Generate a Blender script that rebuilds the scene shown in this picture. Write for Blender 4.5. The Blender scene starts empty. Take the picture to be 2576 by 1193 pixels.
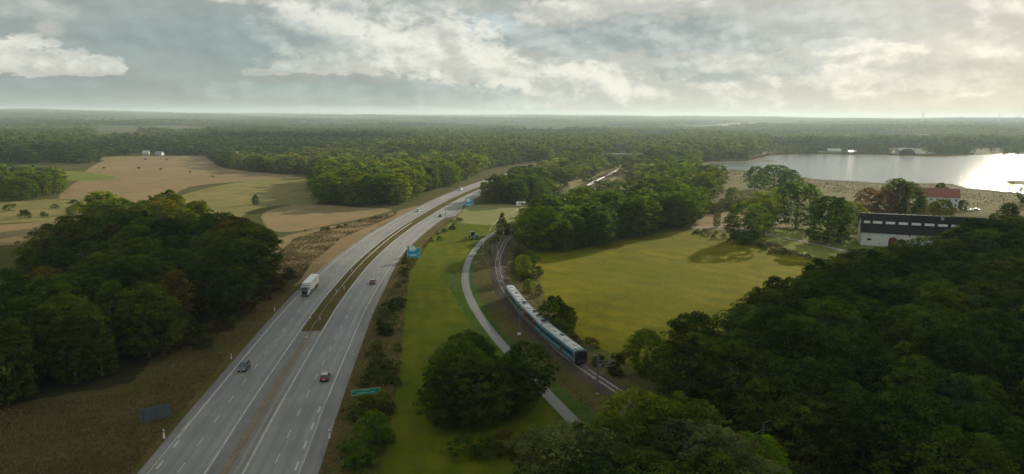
import bpy, bmesh, math, random
import numpy as np
from mathutils import Matrix, Vector

# ------------------------------------------------------------------ camera, world, sun, exposure
sc = bpy.context.scene
C = sc.collection
H = 58.0                      # flying height of the camera, metres
K = H / 48.0
F, CX, CY = 1839.4, 1288.0, 596.5
PITCH = math.atan((596.5 - 292.5) / F)
ROLL = math.atan(18.5 / 2576)

def view_ray(x, y):
    u = (x - CX) / F; v = -(y - CY) / F
    c, s = math.cos(ROLL), math.sin(ROLL)
    a = u * c - v * s; b = u * s + v * c
    cp, sp = math.cos(PITCH), math.sin(PITCH)
    return a, cp + b * sp, -sp + b * cp

def G(x, y, z=0.0):
    "ground point (or point at height z) seen at x, y of a 2576 px wide print of the place"
    r = view_ray(x, y); t = (z - H) / r[2]
    return (r[0] * t, r[1] * t)

def project(X, Y, Z):
    cp, sp = math.cos(PITCH), math.sin(PITCH)
    Zc = Z - H
    b = Y * sp + Zc * cp; d = Y * cp - Zc * sp
    d = np.maximum(d, 1e-3)
    a = X / d; b = b / d
    c, s = math.cos(ROLL), math.sin(ROLL)
    return CX + (a * c + b * s) * F, CY - (-a * s + b * c) * F

cam_d = bpy.data.cameras.new('camera'); cam = bpy.data.objects.new('camera', cam_d); C.objects.link(cam)
cam_d.sensor_width = 36.0; cam_d.lens = F / 2576 * 36.0
cam_d.clip_start = 0.5; cam_d.clip_end = 60000
cam.matrix_world = (Matrix.Translation((0, 0, H)) @ Matrix.Rotation(math.pi / 2 - PITCH, 4, 'X') @ Matrix.Rotation(ROLL, 4, 'Z'))
sc.camera = cam

SUN_AZ, SUN_EL = math.radians(35.5), math.radians(18.5)     # azimuth from +Y towards +X
sun_d = bpy.data.lights.new('sun', 'SUN'); sun = bpy.data.objects.new('sun', sun_d); C.objects.link(sun)
sun_d.energy = 5.0; sun_d.angle = math.radians(0.53); sun_d.color = (1.0, 0.88, 0.70)
sdir = Vector((math.sin(SUN_AZ) * math.cos(SUN_EL), math.cos(SUN_AZ) * math.cos(SUN_EL), math.sin(SUN_EL)))
sun.rotation_euler = sdir.to_track_quat('Z', 'Y').to_euler()

sc.view_settings.view_transform = 'Standard'; sc.view_settings.look = 'None'
sc.view_settings.exposure = 0.35; sc.view_settings.gamma = 1.0; sc.view_settings.use_curve_mapping = False
sc.render.engine = 'CYCLES'
cy = sc.cycles
cy.use_denoising = True
cy.max_bounces = 6; cy.diffuse_bounces = 3; cy.glossy_bounces = 2; cy.transmission_bounces = 3; cy.volume_bounces = 1; cy.transparent_max_bounces = 8
cy.use_adaptive_sampling = False
cy.sample_clamp_indirect = 4.0

class NG:
    "small node-graph writer"
    def __init__(self, tree):
        self.t = tree; self.n = tree.nodes; self.l = tree.links
    def node(self, ty, **kw):
        nd = self.n.new(ty)
        for k, v in kw.items(): setattr(nd, k, v)
        return nd
    def put(self, sock, v):
        if isinstance(v, bpy.types.NodeSocket): self.l.new(v, sock)
        elif v is not None: sock.default_value = v
    def m(self, op, a, b=None, c=None, clamp=False):
        nd = self.node('ShaderNodeMath', operation=op, use_clamp=clamp)
        self.put(nd.inputs[0], a)
        if b is not None: self.put(nd.inputs[1], b)
        if c is not None: self.put(nd.inputs[2], c)
        return nd.outputs[0]
    def step(self, x, a, b, lo=0.0, hi=1.0):
        nd = self.node('ShaderNodeMapRange', interpolation_type='SMOOTHSTEP')
        for i, v in enumerate((x, a, b, lo, hi)): self.put(nd.inputs[i], v)
        return nd.outputs[0]
    def lin(self, x, a, b, lo=0.0, hi=1.0):
        nd = self.node('ShaderNodeMapRange', interpolation_type='LINEAR')
        for i, v in enumerate((x, a, b, lo, hi)): self.put(nd.inputs[i], v)
        return nd.outputs[0]
    def mix(self, f, a, b, blend='MIX'):
        nd = self.node('ShaderNodeMix', data_type='RGBA', blend_type=blend)
        self.put(nd.inputs[0], f)
        for i, v in ((6, a), (7, b)):
            if isinstance(v, tuple) and len(v) == 3: v = v + (1.0,)
            self.put(nd.inputs[i], v)
        return nd.outputs[2]
    def noise(self, vec, scale, detail=4.0, rough=0.55, dist=0.0, dim='3D'):
        nd = self.node('ShaderNodeTexNoise', noise_dimensions=dim)
        if vec is not None: self.put(nd.inputs['Vector'], vec)
        self.put(nd.inputs['Scale'], scale); self.put(nd.inputs['Detail'], detail)
        self.put(nd.inputs['Roughness'], rough); self.put(nd.inputs['Distortion'], dist)
        return nd.outputs['Fac']
    def xyz(self, x, y, z=0.0):
        nd = self.node('ShaderNodeCombineXYZ')
        for i, v in enumerate((x, y, z)): self.put(nd.inputs[i], v)
        return nd.outputs[0]
    def sep(self, v):
        nd = self.node('ShaderNodeSeparateXYZ'); self.put(nd.inputs[0], v); return nd.outputs

def lin(c):
    c = c / 255.0
    return c / 12.92 if c <= 0.04045 else ((c + 0.055) / 1.055) ** 2.4
def rgb(r, g, b): return (lin(r), lin(g), lin(b))

# ---- sky: Nishita daylight behind layered cumulus, all a function of direction only
SKY_GAIN = 0.84
wd = bpy.data.worlds.new('World'); sc.world = wd; wd.use_nodes = True
wd.node_tree.nodes.clear(); g = NG(wd.node_tree)
wout = g.node('ShaderNodeOutputWorld')
sky = g.node('ShaderNodeTexSky', sky_type='NISHITA'); sky.sun_disc = False
sky.sun_elevation = SUN_EL; sky.sun_rotation = SUN_AZ
bg1 = g.node('ShaderNodeBackground'); g.put(bg1.inputs[0], sky.outputs[0]); bg1.inputs[1].default_value = 0.07
D_ = g.node('ShaderNodeTexCoord').outputs['Generated']
dx, dy, dz = g.sep(D_)
az = g.m('ARCTAN2', dx, dy)
el = g.m('ARCSINE', dz)
def sky_ae(x, y):
    r = view_ray(x, y); L = math.sqrt(sum(q * q for q in r))
    return math.atan2(r[0], r[1]), math.asin(r[2] / L)
# noise space: clouds flatten towards the horizon
flat = g.m('ADD', el, 0.02)
P1 = g.xyz(g.m('MULTIPLY', az, 1.0), g.m('MULTIPLY', el, 1.7), 0.37)
P2 = g.xyz(g.m('ADD', g.m('MULTIPLY', az, 1.0), 0.010), g.m('ADD', g.m('MULTIPLY', el, 1.7), 0.016), 0.37)
nA = g.noise(P1, 9.0, 8.0, 0.58)           # billows
nB = g.noise(P2, 9.0, 8.0, 0.58)
nC = g.noise(P1, 3.0, 2.0, 0.5)            # broad tone
relief = g.m('MULTIPLY', g.m('SUBTRACT', nA, nB), 7.5)
nE = g.noise(P1, 46.0, 5.0, 0.58, 0.3)
edge = g.m('ADD', g.m('MULTIPLY', g.m('SUBTRACT', nA, 0.5), 3.2), g.m('MULTIPLY', g.m('SUBTRACT', nE, 0.5), 3.6))
azL, azR = sky_ae(0, 250)[0], sky_ae(2576, 250)[0]
# base tones: slate left, cream right, paler at the right horizon
t_lr = g.step(az, azL * 0.75, azR * 0.9)
low = g.step(el, 0.075, 0.0)
base = g.mix(t_lr, rgb(156, 166, 162), rgb(193, 195, 188))
base = g.mix(g.m('MULTIPLY', low, g.step(az, -0.22, 0.30)), base, rgb(192, 194, 184))
base = g.mix(g.m('MULTIPLY', g.m('MULTIPLY', low, g.step(az, 0.05, -0.45)), 0.8), base, rgb(141, 153, 153))
broad = g.m('MULTIPLY', g.m('SUBTRACT', nC, 0.5), 0.30)
col = g.mix(1.0, base, g.xyz(g.m('ADD', 1.0, broad), g.m('ADD', 1.0, broad), g.m('ADD', 1.0, broad)), 'MULTIPLY')
CREAM, WHITE, GREY, SLATE, BLUE = rgb(206, 206, 196), rgb(232, 231, 219), rgb(180, 187, 184), rgb(163, 175, 174), rgb(190, 208, 210)
# x, y, half width, half height up, half height down, tint dark, tint bright, strength, softness
clouds = [
 (1230, 70, 75, 40, 42, BLUE, BLUE, 0.8, 0.9),
 (960, 85, 240, 110, 95, GREY, WHITE, 0.85, 0.9),
 (1090, 130, 210, 90, 62, CREAM, WHITE, 0.85, 0.5),
 (850, 165, 150, 52, 27, CREAM, WHITE, 0.9, 0.4),
 (1330, 215, 260, 60, 50, CREAM, WHITE, 0.75, 0.7),
 (800, 5, 260, 20, 16, CREAM, WHITE, 0.6, 0.9),
 (1100, 12, 220, 30, 26, GREY, CREAM, 0.6, 0.9),
 (60, 165, 110, 72, 25, CREAM, WHITE, 0.85, 0.38),
 (205, 172, 120, 42, 17, CREAM, WHITE, 0.85, 0.38),
 (125, 75, 34, 20, 16, CREAM, CREAM, 0.6, 1.1),
 (45, 20, 150, 34, 24, GREY, CREAM, 0.6, 0.8),
 (645, 183, 34, 12, 9, CREAM, WHITE, 0.6, 0.5), (710, 178, 26, 22, 14, CREAM, WHITE, 0.85, 0.25),
 (560, 120, 330, 70, 60, rgb(143, 160, 162), rgb(150, 166, 167), 0.6, 1.0),
 (1700, 92, 430, 50, 50, rgb(150, 165, 166), rgb(180, 188, 186), 0.95, 0.45),
 (2150, 60, 330, 60, 62, GREY, rgb(196, 200, 195), 0.8, 0.7),
 (1760, 222, 560, 60, 48, rgb(184, 190, 186), WHITE, 0.75, 0.8),
 (1400, 35, 120, 32, 28, CREAM, WHITE, 0.8, 0.6),
 (1560, 10, 190, 30, 22, CREAM, WHITE, 0.7, 0.7),
 (1880, 182, 260, 46, 26, rgb(156, 169, 169), rgb(184, 190, 187), 0.92, 0.4),
 (1800, 165, 60, 18, 18, CREAM, WHITE, 0.6, 1.2),
 (1900, 155, 50, 16, 16, CREAM, WHITE, 0.5, 1.2),
 (2220, 165, 120, 62, 60, GREY, WHITE, 0.8, 0.6),
 (2120, 112, 100, 16, 26, rgb(206, 214, 212), WHITE, 0.55, 0.5),
 (2090, 225, 380, 30, 26, GREY, WHITE, 0.6, 0.6),
 (2420, 195, 280, 50, 32, rgb(172, 178, 176), rgb(192, 195, 189), 0.75, 0.6),
 (2500, 60, 100, 110, 90, rgb(192, 195, 190), WHITE, 0.7, 0.9),
 (900, 232, 340, 30, 24, rgb(150, 166, 166), rgb(162, 175, 174), 0.85, 0.4),
 (1200, 250, 160, 14, 14, rgb(170, 181, 178), rgb(176, 186, 182), 0.7, 0.6),
 (60, 208, 260, 8, 14, rgb(146, 160, 163), rgb(150, 164, 165), 0.6, 0.8),
 (950, 275, 260, 8, 8, rgb(196, 198, 188), rgb(206, 207, 196), 0.55, 0.8),
]
for (x, y, rx, ru, rd, c0, c1, st, soft) in clouds:
    a0, e0 = sky_ae(x, y)
    ra = abs(sky_ae(x + rx, y)[0] - sky_ae(x - rx, y)[0]) / 2
    up = sky_ae(x, y - ru)[1] - e0; dn = e0 - sky_ae(x, y + rd)[1]
    u = g.m('DIVIDE', g.m('SUBTRACT', az, a0), ra)
    de = g.m('SUBTRACT', el, e0)
    isup = g.m('GREATER_THAN', de, 0.0)
    inv = g.m('ADD', g.m('MULTIPLY', isup, 1 / up - 1 / dn), 1 / dn)
    v = g.m('MULTIPLY', de, inv)
    d2 = g.m('ADD', g.m('MULTIPLY', u, u), g.m('MULTIPLY', v, v))
    dd = g.m('SUBTRACT', d2, edge)
    mk = g.m('MULTIPLY', g.step(dd, 1.0 + soft * 0.95, 1.0 - soft * 0.85), st)
    tone = g.m('ADD', g.m('ADD', g.m('MULTIPLY', v, 0.22), 0.42), g.m('ADD', relief, g.m('MULTIPLY', g.m('SUBTRACT', nA, 0.5), 1.2)), clamp=True)
    col = g.mix(mk, col, g.mix(tone, c0, c1))
# above the picture the same broken cloud goes on
hiN = g.noise(g.xyz(g.m('DIVIDE', dx, g.m('ADD', dz, 0.15)), g.m('DIVIDE', dy, g.m('ADD', dz, 0.15))), 0.9, 5.0, 0.55)
hi = g.mix(g.step(hiN, 0.38, 0.62), rgb(158, 172, 176), rgb(214, 214, 205))
col = g.mix(g.step(el, 0.16, 0.30), col, hi)
# fine billow light and shade over everything in view
fin = g.m('ADD', 1.0, g.m('MULTIPLY', relief, 0.13))
col = g.mix(1.0, col, g.xyz(fin, fin, fin), 'MULTIPLY')
bg2 = g.node('ShaderNodeBackground'); g.put(bg2.inputs[0], col); bg2.inputs[1].default_value = SKY_GAIN
mixs = g.node('ShaderNodeMixShader'); mixs.inputs[0].default_value = 0.93
g.l.new(bg1.outputs[0], mixs.inputs[1]); g.l.new(bg2.outputs[0], mixs.inputs[2])
g.l.new(mixs.outputs[0], wout.inputs[0])
wd.cycles.sampling_method = 'MANUAL'; wd.cycles.sample_map_resolution = 512

# ------------------------------------------------------------------ helpers
RNG = np.random.default_rng(7)
random.seed(11)

def tag(o, label=None, cat=None, group=None, kind=None):
    if label: o['label'] = label
    if cat: o['category'] = cat
    if group: o['group'] = group
    if kind: o['kind'] = kind
    return o

def empty(name, loc=(0, 0, 0), rz=0.0, s=1.0):
    o = bpy.data.objects.new(name, None); C.objects.link(o)
    o.location = loc; o.rotation_euler = (0, 0, rz); o.scale = (s, s, s); o.empty_display_size = 0.3
    return o

def link_mesh(name, me, parent=None):
    o = bpy.data.objects.new(name, me); C.objects.link(o)
    if parent is not None: o.parent = parent
    return o

def np_mesh(name, verts, faces, mat=None, smooth=False):
    "verts (n,3), faces (m,k) with constant k"
    me = bpy.data.meshes.new(name)
    verts = np.asarray(verts, dtype=np.float32); faces = np.asarray(faces, dtype=np.int32)
    k = faces.shape[1]
    me.vertices.add(len(verts)); me.vertices.foreach_set('co', verts.ravel())
    me.loops.add(faces.size); me.loops.foreach_set('vertex_index', faces.ravel())
    me.polygons.add(len(faces)); me.polygons.foreach_set('loop_start', np.arange(0, faces.size, k, dtype=np.int32))
    if smooth: me.polygons.foreach_set('use_smooth', np.ones(len(faces), dtype=bool))
    me.update(calc_edges=True)
    if mat: me.materials.append(mat)
    return me

class MB:
    def __init__(self): self.v = []; self.f = []
    def add(self, vs, fs):
        n = len(self.v); self.v += [tuple(p) for p in vs]; self.f += [tuple(i + n for i in f) for f in fs]; return self
    def box(self, c, s, rz=0.0, M=None):
        x, y, z = s[0] / 2, s[1] / 2, s[2] / 2
        vs = [Vector((sx * x, sy * y, sz * z)) for sz in (-1, 1) for sy in (-1, 1) for sx in (-1, 1)]
        R = M if M is not None else Matrix.Rotation(rz, 3, 'Z')
        vs = [R @ p + Vector(c) for p in vs]
        return self.add(vs, [(0, 2, 3, 1), (4, 5, 7, 6), (0, 1, 5, 4), (2, 6, 7, 3), (0, 4, 6, 2), (1, 3, 7, 5)])
    def tube(self, a, b, r0, r1=None, n=8):
        a, b = Vector(a), Vector(b); r1 = r0 if r1 is None else r1
        d = (b - a).normalized(); q = d.to_track_quat('Z', 'Y').to_matrix()
        vs = []
        for p, r in ((a, r0), (b, r1)):
            for i in range(n):
                t = 2 * math.pi * i / n; vs.append(p + q @ Vector((r * math.cos(t), r * math.sin(t), 0)))
        fs = [(i, (i + 1) % n, n + (i + 1) % n, n + i) for i in range(n)] + [tuple(range(n - 1, -1, -1)), tuple(range(n, 2 * n))]
        return self.add(vs, fs)
    def loft(self, rings, caps=True):
        n = len(rings[0]); vs = [p for r in rings for p in r]; fs = []
        for j in range(len(rings) - 1):
            for i in range(n):
                a = j * n + i; b = j * n + (i + 1) % n
                fs.append((a, b, b + n, a + n))
        if caps: fs += [tuple(range(n - 1, -1, -1)), tuple(range((len(rings) - 1) * n, len(rings) * n))]
        return self.add(vs, fs)
    def build(self, name, mat, parent=None, smooth=False, bevel=0.0):
        me = bpy.data.meshes.new(name); me.from_pydata(self.v, [], self.f); me.update()
        bm = bmesh.new(); bm.from_mesh(me); bmesh.ops.recalc_face_normals(bm, faces=bm.faces)
        if bevel: bmesh.ops.bevel(bm, geom=bm.edges[:], offset=bevel, segments=2, affect='EDGES', clamp_overlap=True)
        bm.to_mesh(me); bm.free()
        if smooth: me.shade_smooth()
        me.materials.append(mat)
        return link_mesh(name, me, parent)

def copy_tree(o, parent=None):
    c = o.copy(); C.objects.link(c); c.parent = parent
    for ch in list(o.children): copy_tree(ch, c)
    return c

def in_poly(px, py, poly):
    px = np.asarray(px); py = np.asarray(py)
    inside = np.zeros(px.shape, bool); n = len(poly)
    for i in range(n):
        x1, y1 = poly[i]; x2, y2 = poly[(i + 1) % n]
        cnd = ((y1 > py) != (y2 > py)) & (px < (x2 - x1) * (py - y1) / ((y2 - y1) or 1e-9) + x1)
        inside ^= cnd
    return inside

def spline(pts, stepm=4.0):
    "Catmull-Rom through pts, resampled about every stepm metres"
    p = np.array(pts, float); out = []
    q = np.vstack([2 * p[0] - p[1], p, 2 * p[-1] - p[-2]])
    for i in range(1, len(q) - 2):
        n = max(2, int(np.linalg.norm(q[i + 1] - q[i]) / 1.0))
        t = np.linspace(0, 1, n, endpoint=False)[:, None]
        a, b, c, d = q[i - 1], q[i], q[i + 1], q[i + 2]
        out.append(0.5 * ((2 * b) + (-a + c) * t + (2 * a - 5 * b + 4 * c - d) * t ** 2 + (-a + 3 * b - 3 * c + d) * t ** 3))
    out = np.vstack(out + [p[-1:]])
    for _ in range(60): out[1:-1] = 0.25 * out[:-2] + 0.5 * out[1:-1] + 0.25 * out[2:]
    s = np.concatenate([[0], np.cumsum(np.linalg.norm(np.diff(out, axis=0), axis=1))])
    S = np.arange(0, s[-1], stepm)
    P = np.stack([np.interp(S, s, out[:, 0]), np.interp(S, s, out[:, 1])], 1)
    T = np.gradient(P, axis=0); T /= np.linalg.norm(T, axis=1)[:, None]
    return P, T, S

class Line:
    def __init__(self, pts, stepm=2.0):
        self.P, self.T, self.S = spline(pts, stepm)
        self.N = np.stack([self.T[:, 1], -self.T[:, 0]], 1)       # to the right of travel
    def at(self, s, off=0.0):
        x = np.interp(s, self.S, self.P[:, 0]); y = np.interp(s, self.S, self.P[:, 1])
        tx = np.interp(s, self.S, self.T[:, 0]); ty = np.interp(s, self.S, self.T[:, 1])
        L = math.hypot(tx, ty); tx /= L; ty /= L
        return x + ty * off, y - tx * off, math.atan2(ty, tx)
    def s_at_y(self, y): return float(np.interp(y, self.P[:, 1], self.S))
    def dist(self, x, y):
        x = np.atleast_1d(x); y = np.atleast_1d(y)
        P = self.P[::4]; out = np.full(len(x), 1e9)
        for i in range(0, len(x), 4000):
            d = np.hypot(x[i:i + 4000, None] - P[None, :, 0], y[i:i + 4000, None] - P[None, :, 1]); out[i:i + 4000] = d.min(1)
        return out

def ribbon(name, line, offs, zs, mat, s0=None, s1=None, parent=None, kind=None, wob=0.0):
    "strip along a line; offs = offsets across, zs = heights"
    s0 = line.S[0] if s0 is None else s0; s1 = line.S[-1] if s1 is None else s1
    m = (line.S >= s0) & (line.S <= s1); P, N = line.P[m], line.N[m]
    k = len(offs); V = []
    for j, (o, z) in enumerate(zip(offs, zs)):
        ov = o(line.S[m]) if callable(o) else np.full(len(P), float(o))
        if wob and j in (0, k - 1): ov = ov + RNG.normal(0, wob, len(P))
        V.append(np.column_stack([P + N * ov[:, None], np.full(len(P), z)]))
    V = np.stack(V, 1).reshape(-1, 3)
    n = len(P); idx = np.arange(n * k).reshape(n, k)
    Fc = np.stack([idx[:-1, :-1], idx[:-1, 1:], idx[1:, 1:], idx[1:, :-1]], -1).reshape(-1, 4)
    o = link_mesh(name, np_mesh(name, V, Fc, mat), parent)
    if kind: o['kind'] = kind
    return o

def smooth_poly(pts, n=6, jit=0.0):
    q = np.array(pts, float); out = []
    for i in range(len(q)):
        a, b, c, d = q[i - 1], q[i], q[(i + 1) % len(q)], q[(i + 2) % len(q)]
        for t in np.linspace(0, 1, n, endpoint=False):
            out.append(0.5 * ((2 * b) + (-a + c) * t + (2 * a - 5 * b + 4 * c - d) * t ** 2 + (-a + 3 * b - 3 * c + d) * t ** 3))
    out = np.array(out)
    if jit: out += RNG.normal(0, jit, out.shape)
    return out

def sheet(name, pts, z, mat, kind='structure', n=12, jit=0.35):
    p = smooth_poly(pts, n, jit)
    bm = bmesh.new(); vs = [bm.verts.new((a, b, z)) for a, b in p]
    f = bm.faces.new(vs); f.normal_update()
    if f.normal.z < 0: f.normal_flip()
    bmesh.ops.triangulate(bm, faces=bm.faces[:])
    me = bpy.data.meshes.new(name); bm.to_mesh(me); bm.free(); me.materials.append(mat)
    o = link_mesh(name, me); o['kind'] = kind
    return o

# ------------------------------------------------------------------ materials
def new_mat(name):
    m = bpy.data.materials.new(name); m.use_nodes = True; m.node_tree.nodes.clear()
    g = NG(m.node_tree); out = g.node('ShaderNodeOutputMaterial'); b = g.node('ShaderNodeBsdfPrincipled')
    g.l.new(b.outputs[0], out.inputs[0])
    return m, g, b, out

def plain(name, c, rough=0.6, metal=0.0, var=0.12, scale=3.0, spec=0.5, dirt=None):
    m, g, b, out = new_mat(name)
    co = g.node('ShaderNodeTexCoord').outputs['Object']
    n = g.noise(co, scale, 4.0)
    lo = tuple(q * (1 - var) for q in c); hi = tuple(min(1, q * (1 + var)) for q in c)
    cc = g.mix(n, lo, hi)
    if dirt: cc = g.mix(g.step(g.noise(co, scale * 0.7, 5.0, 0.65), 0.5, 0.72), cc, dirt)
    g.put(b.inputs['Base Color'], cc)
    b.inputs['Roughness'].default_value = rough; b.inputs['Metallic'].default_value = metal
    b.inputs['Specular IOR Level'].default_value = spec
    return m

def ground_mat(name, cols, scale, patch, rough=0.95, stripes=None, bump=0.6, fine=1.6):
    "cols = dark, mid, light; scale of broad patches in 1/m"
    m, g, b, out = new_mat(name)
    co = g.node('ShaderNodeTexCoord').outputs['Object']
    n1 = g.noise(co, scale, 5.0, 0.6); n2 = g.noise(co, scale * 6.3, 5.0, 0.65); n3 = g.noise(co, fine, 4.0, 0.7)
    c = g.mix(g.step(n1, 0.36, 0.64), cols[0], cols[1])
    c = g.mix(g.m('MULTIPLY', g.step(n2, 0.42, 0.68), patch), c, cols[2])
    k = g.m('ADD', 0.62, g.m('MULTIPLY', n3, 0.76))
    c = g.mix(1.0, c, g.xyz(k, k, k), 'MULTIPLY')
    if stripes:
        ang, per, amt, scol = stripes
        x, y, z = g.sep(co)
        u = g.m('ADD', g.m('MULTIPLY', x, math.cos(ang)), g.m('MULTIPLY', y, math.sin(ang)))
        u = g.m('ADD', u, g.m('MULTIPLY', g.noise(co, 0.02, 2.0), 12.0))
        w = g.m('SINE', g.m('MULTIPLY', u, 2 * math.pi / per))
        c = g.mix(g.m('MULTIPLY', g.m('MULTIPLY', g.step(w, -0.2, 0.9), g.step(n1, 0.3, 0.6)), amt), c, scol)
    g.put(b.inputs['Base Color'], c)
    b.inputs['Roughness'].default_value = rough; b.inputs['Specular IOR Level'].default_value = 0.02
    bp = g.node('ShaderNodeBump'); bp.inputs['Strength'].default_value = bump; bp.inputs['Distance'].default_value = 0.35
    g.put(bp.inputs['Height'], g.m('ADD', n3, g.m('MULTIPLY', n2, 1.5))); g.l.new(bp.outputs[0], b.inputs['Normal'])
    return m

M = {}
M['ground'] = ground_mat('ground', ((0.070, 0.068, 0.020), (0.095, 0.085, 0.028), (0.055, 0.068, 0.015)), 0.02, 0.8)
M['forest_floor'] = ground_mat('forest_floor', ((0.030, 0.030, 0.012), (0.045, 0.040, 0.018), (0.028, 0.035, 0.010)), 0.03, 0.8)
M['verge'] = ground_mat('verge', ((0.085, 0.068, 0.022), (0.115, 0.080, 0.036), (0.062, 0.072, 0.014)), 0.05, 0.9)
M['verge_dry'] = ground_mat('verge_dry', ((0.20, 0.145, 0.075), (0.25, 0.175, 0.10), (0.145, 0.125, 0.045)), 0.03, 0.8)
M['meadow'] = ground_mat('meadow', ((0.080, 0.100, 0.005), (0.118, 0.122, 0.006), (0.056, 0.082, 0.005)), 0.03, 0.8, stripes=(0.1, 6.0, 0.45, (0.062, 0.090, 0.006)))
M['meadow_field'] = ground_mat('meadow_field', ((0.112, 0.112, 0.003), (0.170, 0.146, 0.004), (0.080, 0.094, 0.003)), 0.014, 0.75, fine=0.9, stripes=(0.75, 11.0, 0.42, (0.075, 0.090, 0.004)))
M['lawn_mown'] = ground_mat('lawn_mown', ((0.185, 0.185, 0.070), (0.215, 0.205, 0.085), (0.150, 0.165, 0.045)), 0.02, 0.6)
M['ditch'] = ground_mat('ditch', ((0.045, 0.085, 0.012), (0.070, 0.105, 0.016), (0.04, 0.06, 0.012)), 0.12, 0.8)
M['stubble'] = ground_mat('stubble', ((0.215, 0.158, 0.082), (0.250, 0.186, 0.100), (0.165, 0.138, 0.058)), 0.008, 0.7, stripes=(1.2, 9.0, 0.12, (0.25, 0.16, 0.11)))
M['pasture'] = ground_mat('pasture', ((0.175, 0.160, 0.060), (0.215, 0.185, 0.075), (0.130, 0.125, 0.038)), 0.012, 0.85)
M['bright_pasture'] = ground_mat('bright_pasture', ((0.13, 0.16, 0.03), (0.17, 0.18, 0.04), (0.10, 0.13, 0.02)), 0.02, 0.7)
M['shore'] = ground_mat('shore', ((0.105, 0.100, 0.055), (0.155, 0.135, 0.080), (0.070, 0.075, 0.030)), 0.012, 0.8)
M['reeds'] = ground_mat('reeds', ((0.125, 0.112, 0.048), (0.155, 0.130, 0.058), (0.080, 0.086, 0.028)), 0.015, 0.8)
M['earth_field'] = ground_mat('earth_field', ((0.074, 0.058, 0.022), (0.095, 0.070, 0.030), (0.052, 0.054, 0.014)), 0.04, 0.7)
M['gravel'] = ground_mat('gravel', ((0.26, 0.235, 0.20), (0.30, 0.275, 0.235), (0.22, 0.20, 0.16)), 0.1, 0.5)
M['ballast'] = ground_mat('ballast', ((0.075, 0.058, 0.045), (0.095, 0.075, 0.058), (0.055, 0.045, 0.035)), 0.2, 0.6, fine=3.0)
M['embank'] = ground_mat('embank', ((0.070, 0.064, 0.022), (0.105, 0.084, 0.030), (0.052, 0.068, 0.014)), 0.08, 0.8)

def asphalt_mat(name, base, tracks=True):
    m, g, b, out = new_mat(name)
    co = g.node('ShaderNodeTexCoord').outputs['Object']; uv = g.node('ShaderNodeUVMap').outputs[0]
    ux, uy, _ = g.sep(uv)                       # u = metres across from the middle, v = metres along
    n1 = g.noise(co, 0.06, 4.0, 0.6); n2 = g.noise(g.xyz(g.m('MULTIPLY', ux, 0.55), g.m('MULTIPLY', uy, 0.02)), 1.0, 4.0, 0.6)
    n3 = g.noise(co, 4.0, 3.0, 0.7)
    c = g.mix(g.step(n1, 0.35, 0.65), tuple(q * 0.76 for q in base), base)
    c = g.mix(g.m('MULTIPLY', g.step(n2, 0.40, 0.70), 0.7), c, tuple(q * 1.32 for q in base))
    if tracks:
        w = g.m('COSINE', g.m('MULTIPLY', g.m('ABSOLUTE', ux), 2 * math.pi / 1.95))
        c = g.mix(g.m('MULTIPLY', g.step(w, 0.1, 0.9), 0.45), c, tuple(q * 0.72 for q in base))
    # repaired rectangles
    pv = g.node('ShaderNodeTexVoronoi', feature='F1', distance='CHEBYCHEV'); g.put(pv.inputs['Vector'], g.xyz(g.m('MULTIPLY', ux, 0.12), g.m('MULTIPLY', uy, 0.014))); pv.inputs['Scale'].default_value = 1.0
    pr = g.sep(pv.outputs['Color'])[0]
    c = g.mix(g.m('MULTIPLY', g.m('GREATER_THAN', pr, 0.74), 0.5), c, (base[0] * 0.66, base[1] * 0.70, base[2] * 0.74))
    crk = g.noise(g.xyz(ux, g.m('MULTIPLY', uy, 0.25)), 1.3, 6.0, 0.75)
    c = g.mix(g.m('MULTIPLY', g.step(crk, 0.62, 0.72), 0.30), c, tuple(q * 0.5 for q in base))
    k = g.m('ADD', 0.88, g.m('MULTIPLY', n3, 0.24)); c = g.mix(1.0, c, g.xyz(k, k, k), 'MULTIPLY')
    g.put(b.inputs['Base Color'], c); b.inputs['Roughness'].default_value = 0.62; b.inputs['Specular IOR Level'].default_value = 0.4
    return m
M['asphalt'] = asphalt_mat('asphalt', (0.205, 0.200, 0.182))
M['asphalt_shoulder'] = asphalt_mat('asphalt_shoulder', (0.165, 0.155, 0.140), False)
M['path'] = asphalt_mat('path', (0.165, 0.158, 0.142), False)
M['paint'] = plain('paint', (0.44, 0.43, 0.39), 0.7, var=0.3, scale=0.5, dirt=(0.24, 0.23, 0.21))
M['sand'] = ground_mat('sand', ((0.20, 0.165, 0.115), (0.24, 0.20, 0.14), (0.14, 0.12, 0.08)), 0.15, 0.6)
M['rail_steel'] = plain('rail_steel', (0.42, 0.40, 0.38), 0.28, 0.85)
M['rail_web'] = plain('rail_web', (0.10, 0.06, 0.04), 0.8)
M['sleeper'] = plain('sleeper', (0.16, 0.15, 0.135), 0.9)
M['steel'] = plain('steel', (0.30, 0.31, 0.31), 0.5, 0.6)
M['mast'] = plain('mast', (0.16, 0.165, 0.16), 0.7, 0.2)
M['steel_dark'] = plain('steel_dark', (0.10, 0.105, 0.11), 0.55, 0.3)
M['wood_pole'] = plain('wood_pole', (0.20, 0.17, 0.13), 0.9, scale=1.0)
M['wire'] = plain('wire', (0.10, 0.10, 0.10), 0.5, 0.4)
M['white'] = plain('white', (0.74, 0.73, 0.70), 0.55, dirt=(0.55, 0.53, 0.48))
M['white_trailer'] = plain('white_trailer', (0.70, 0.69, 0.65), 0.45, var=0.06, scale=0.6, dirt=(0.58, 0.56, 0.52))
M['bright_white'] = plain('bright_white', (0.86, 0.86, 0.84), 0.4)
M['black'] = plain('black', (0.015, 0.016, 0.018), 0.5)
M['tyre'] = plain('tyre', (0.02, 0.02, 0.02), 0.9)
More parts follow.
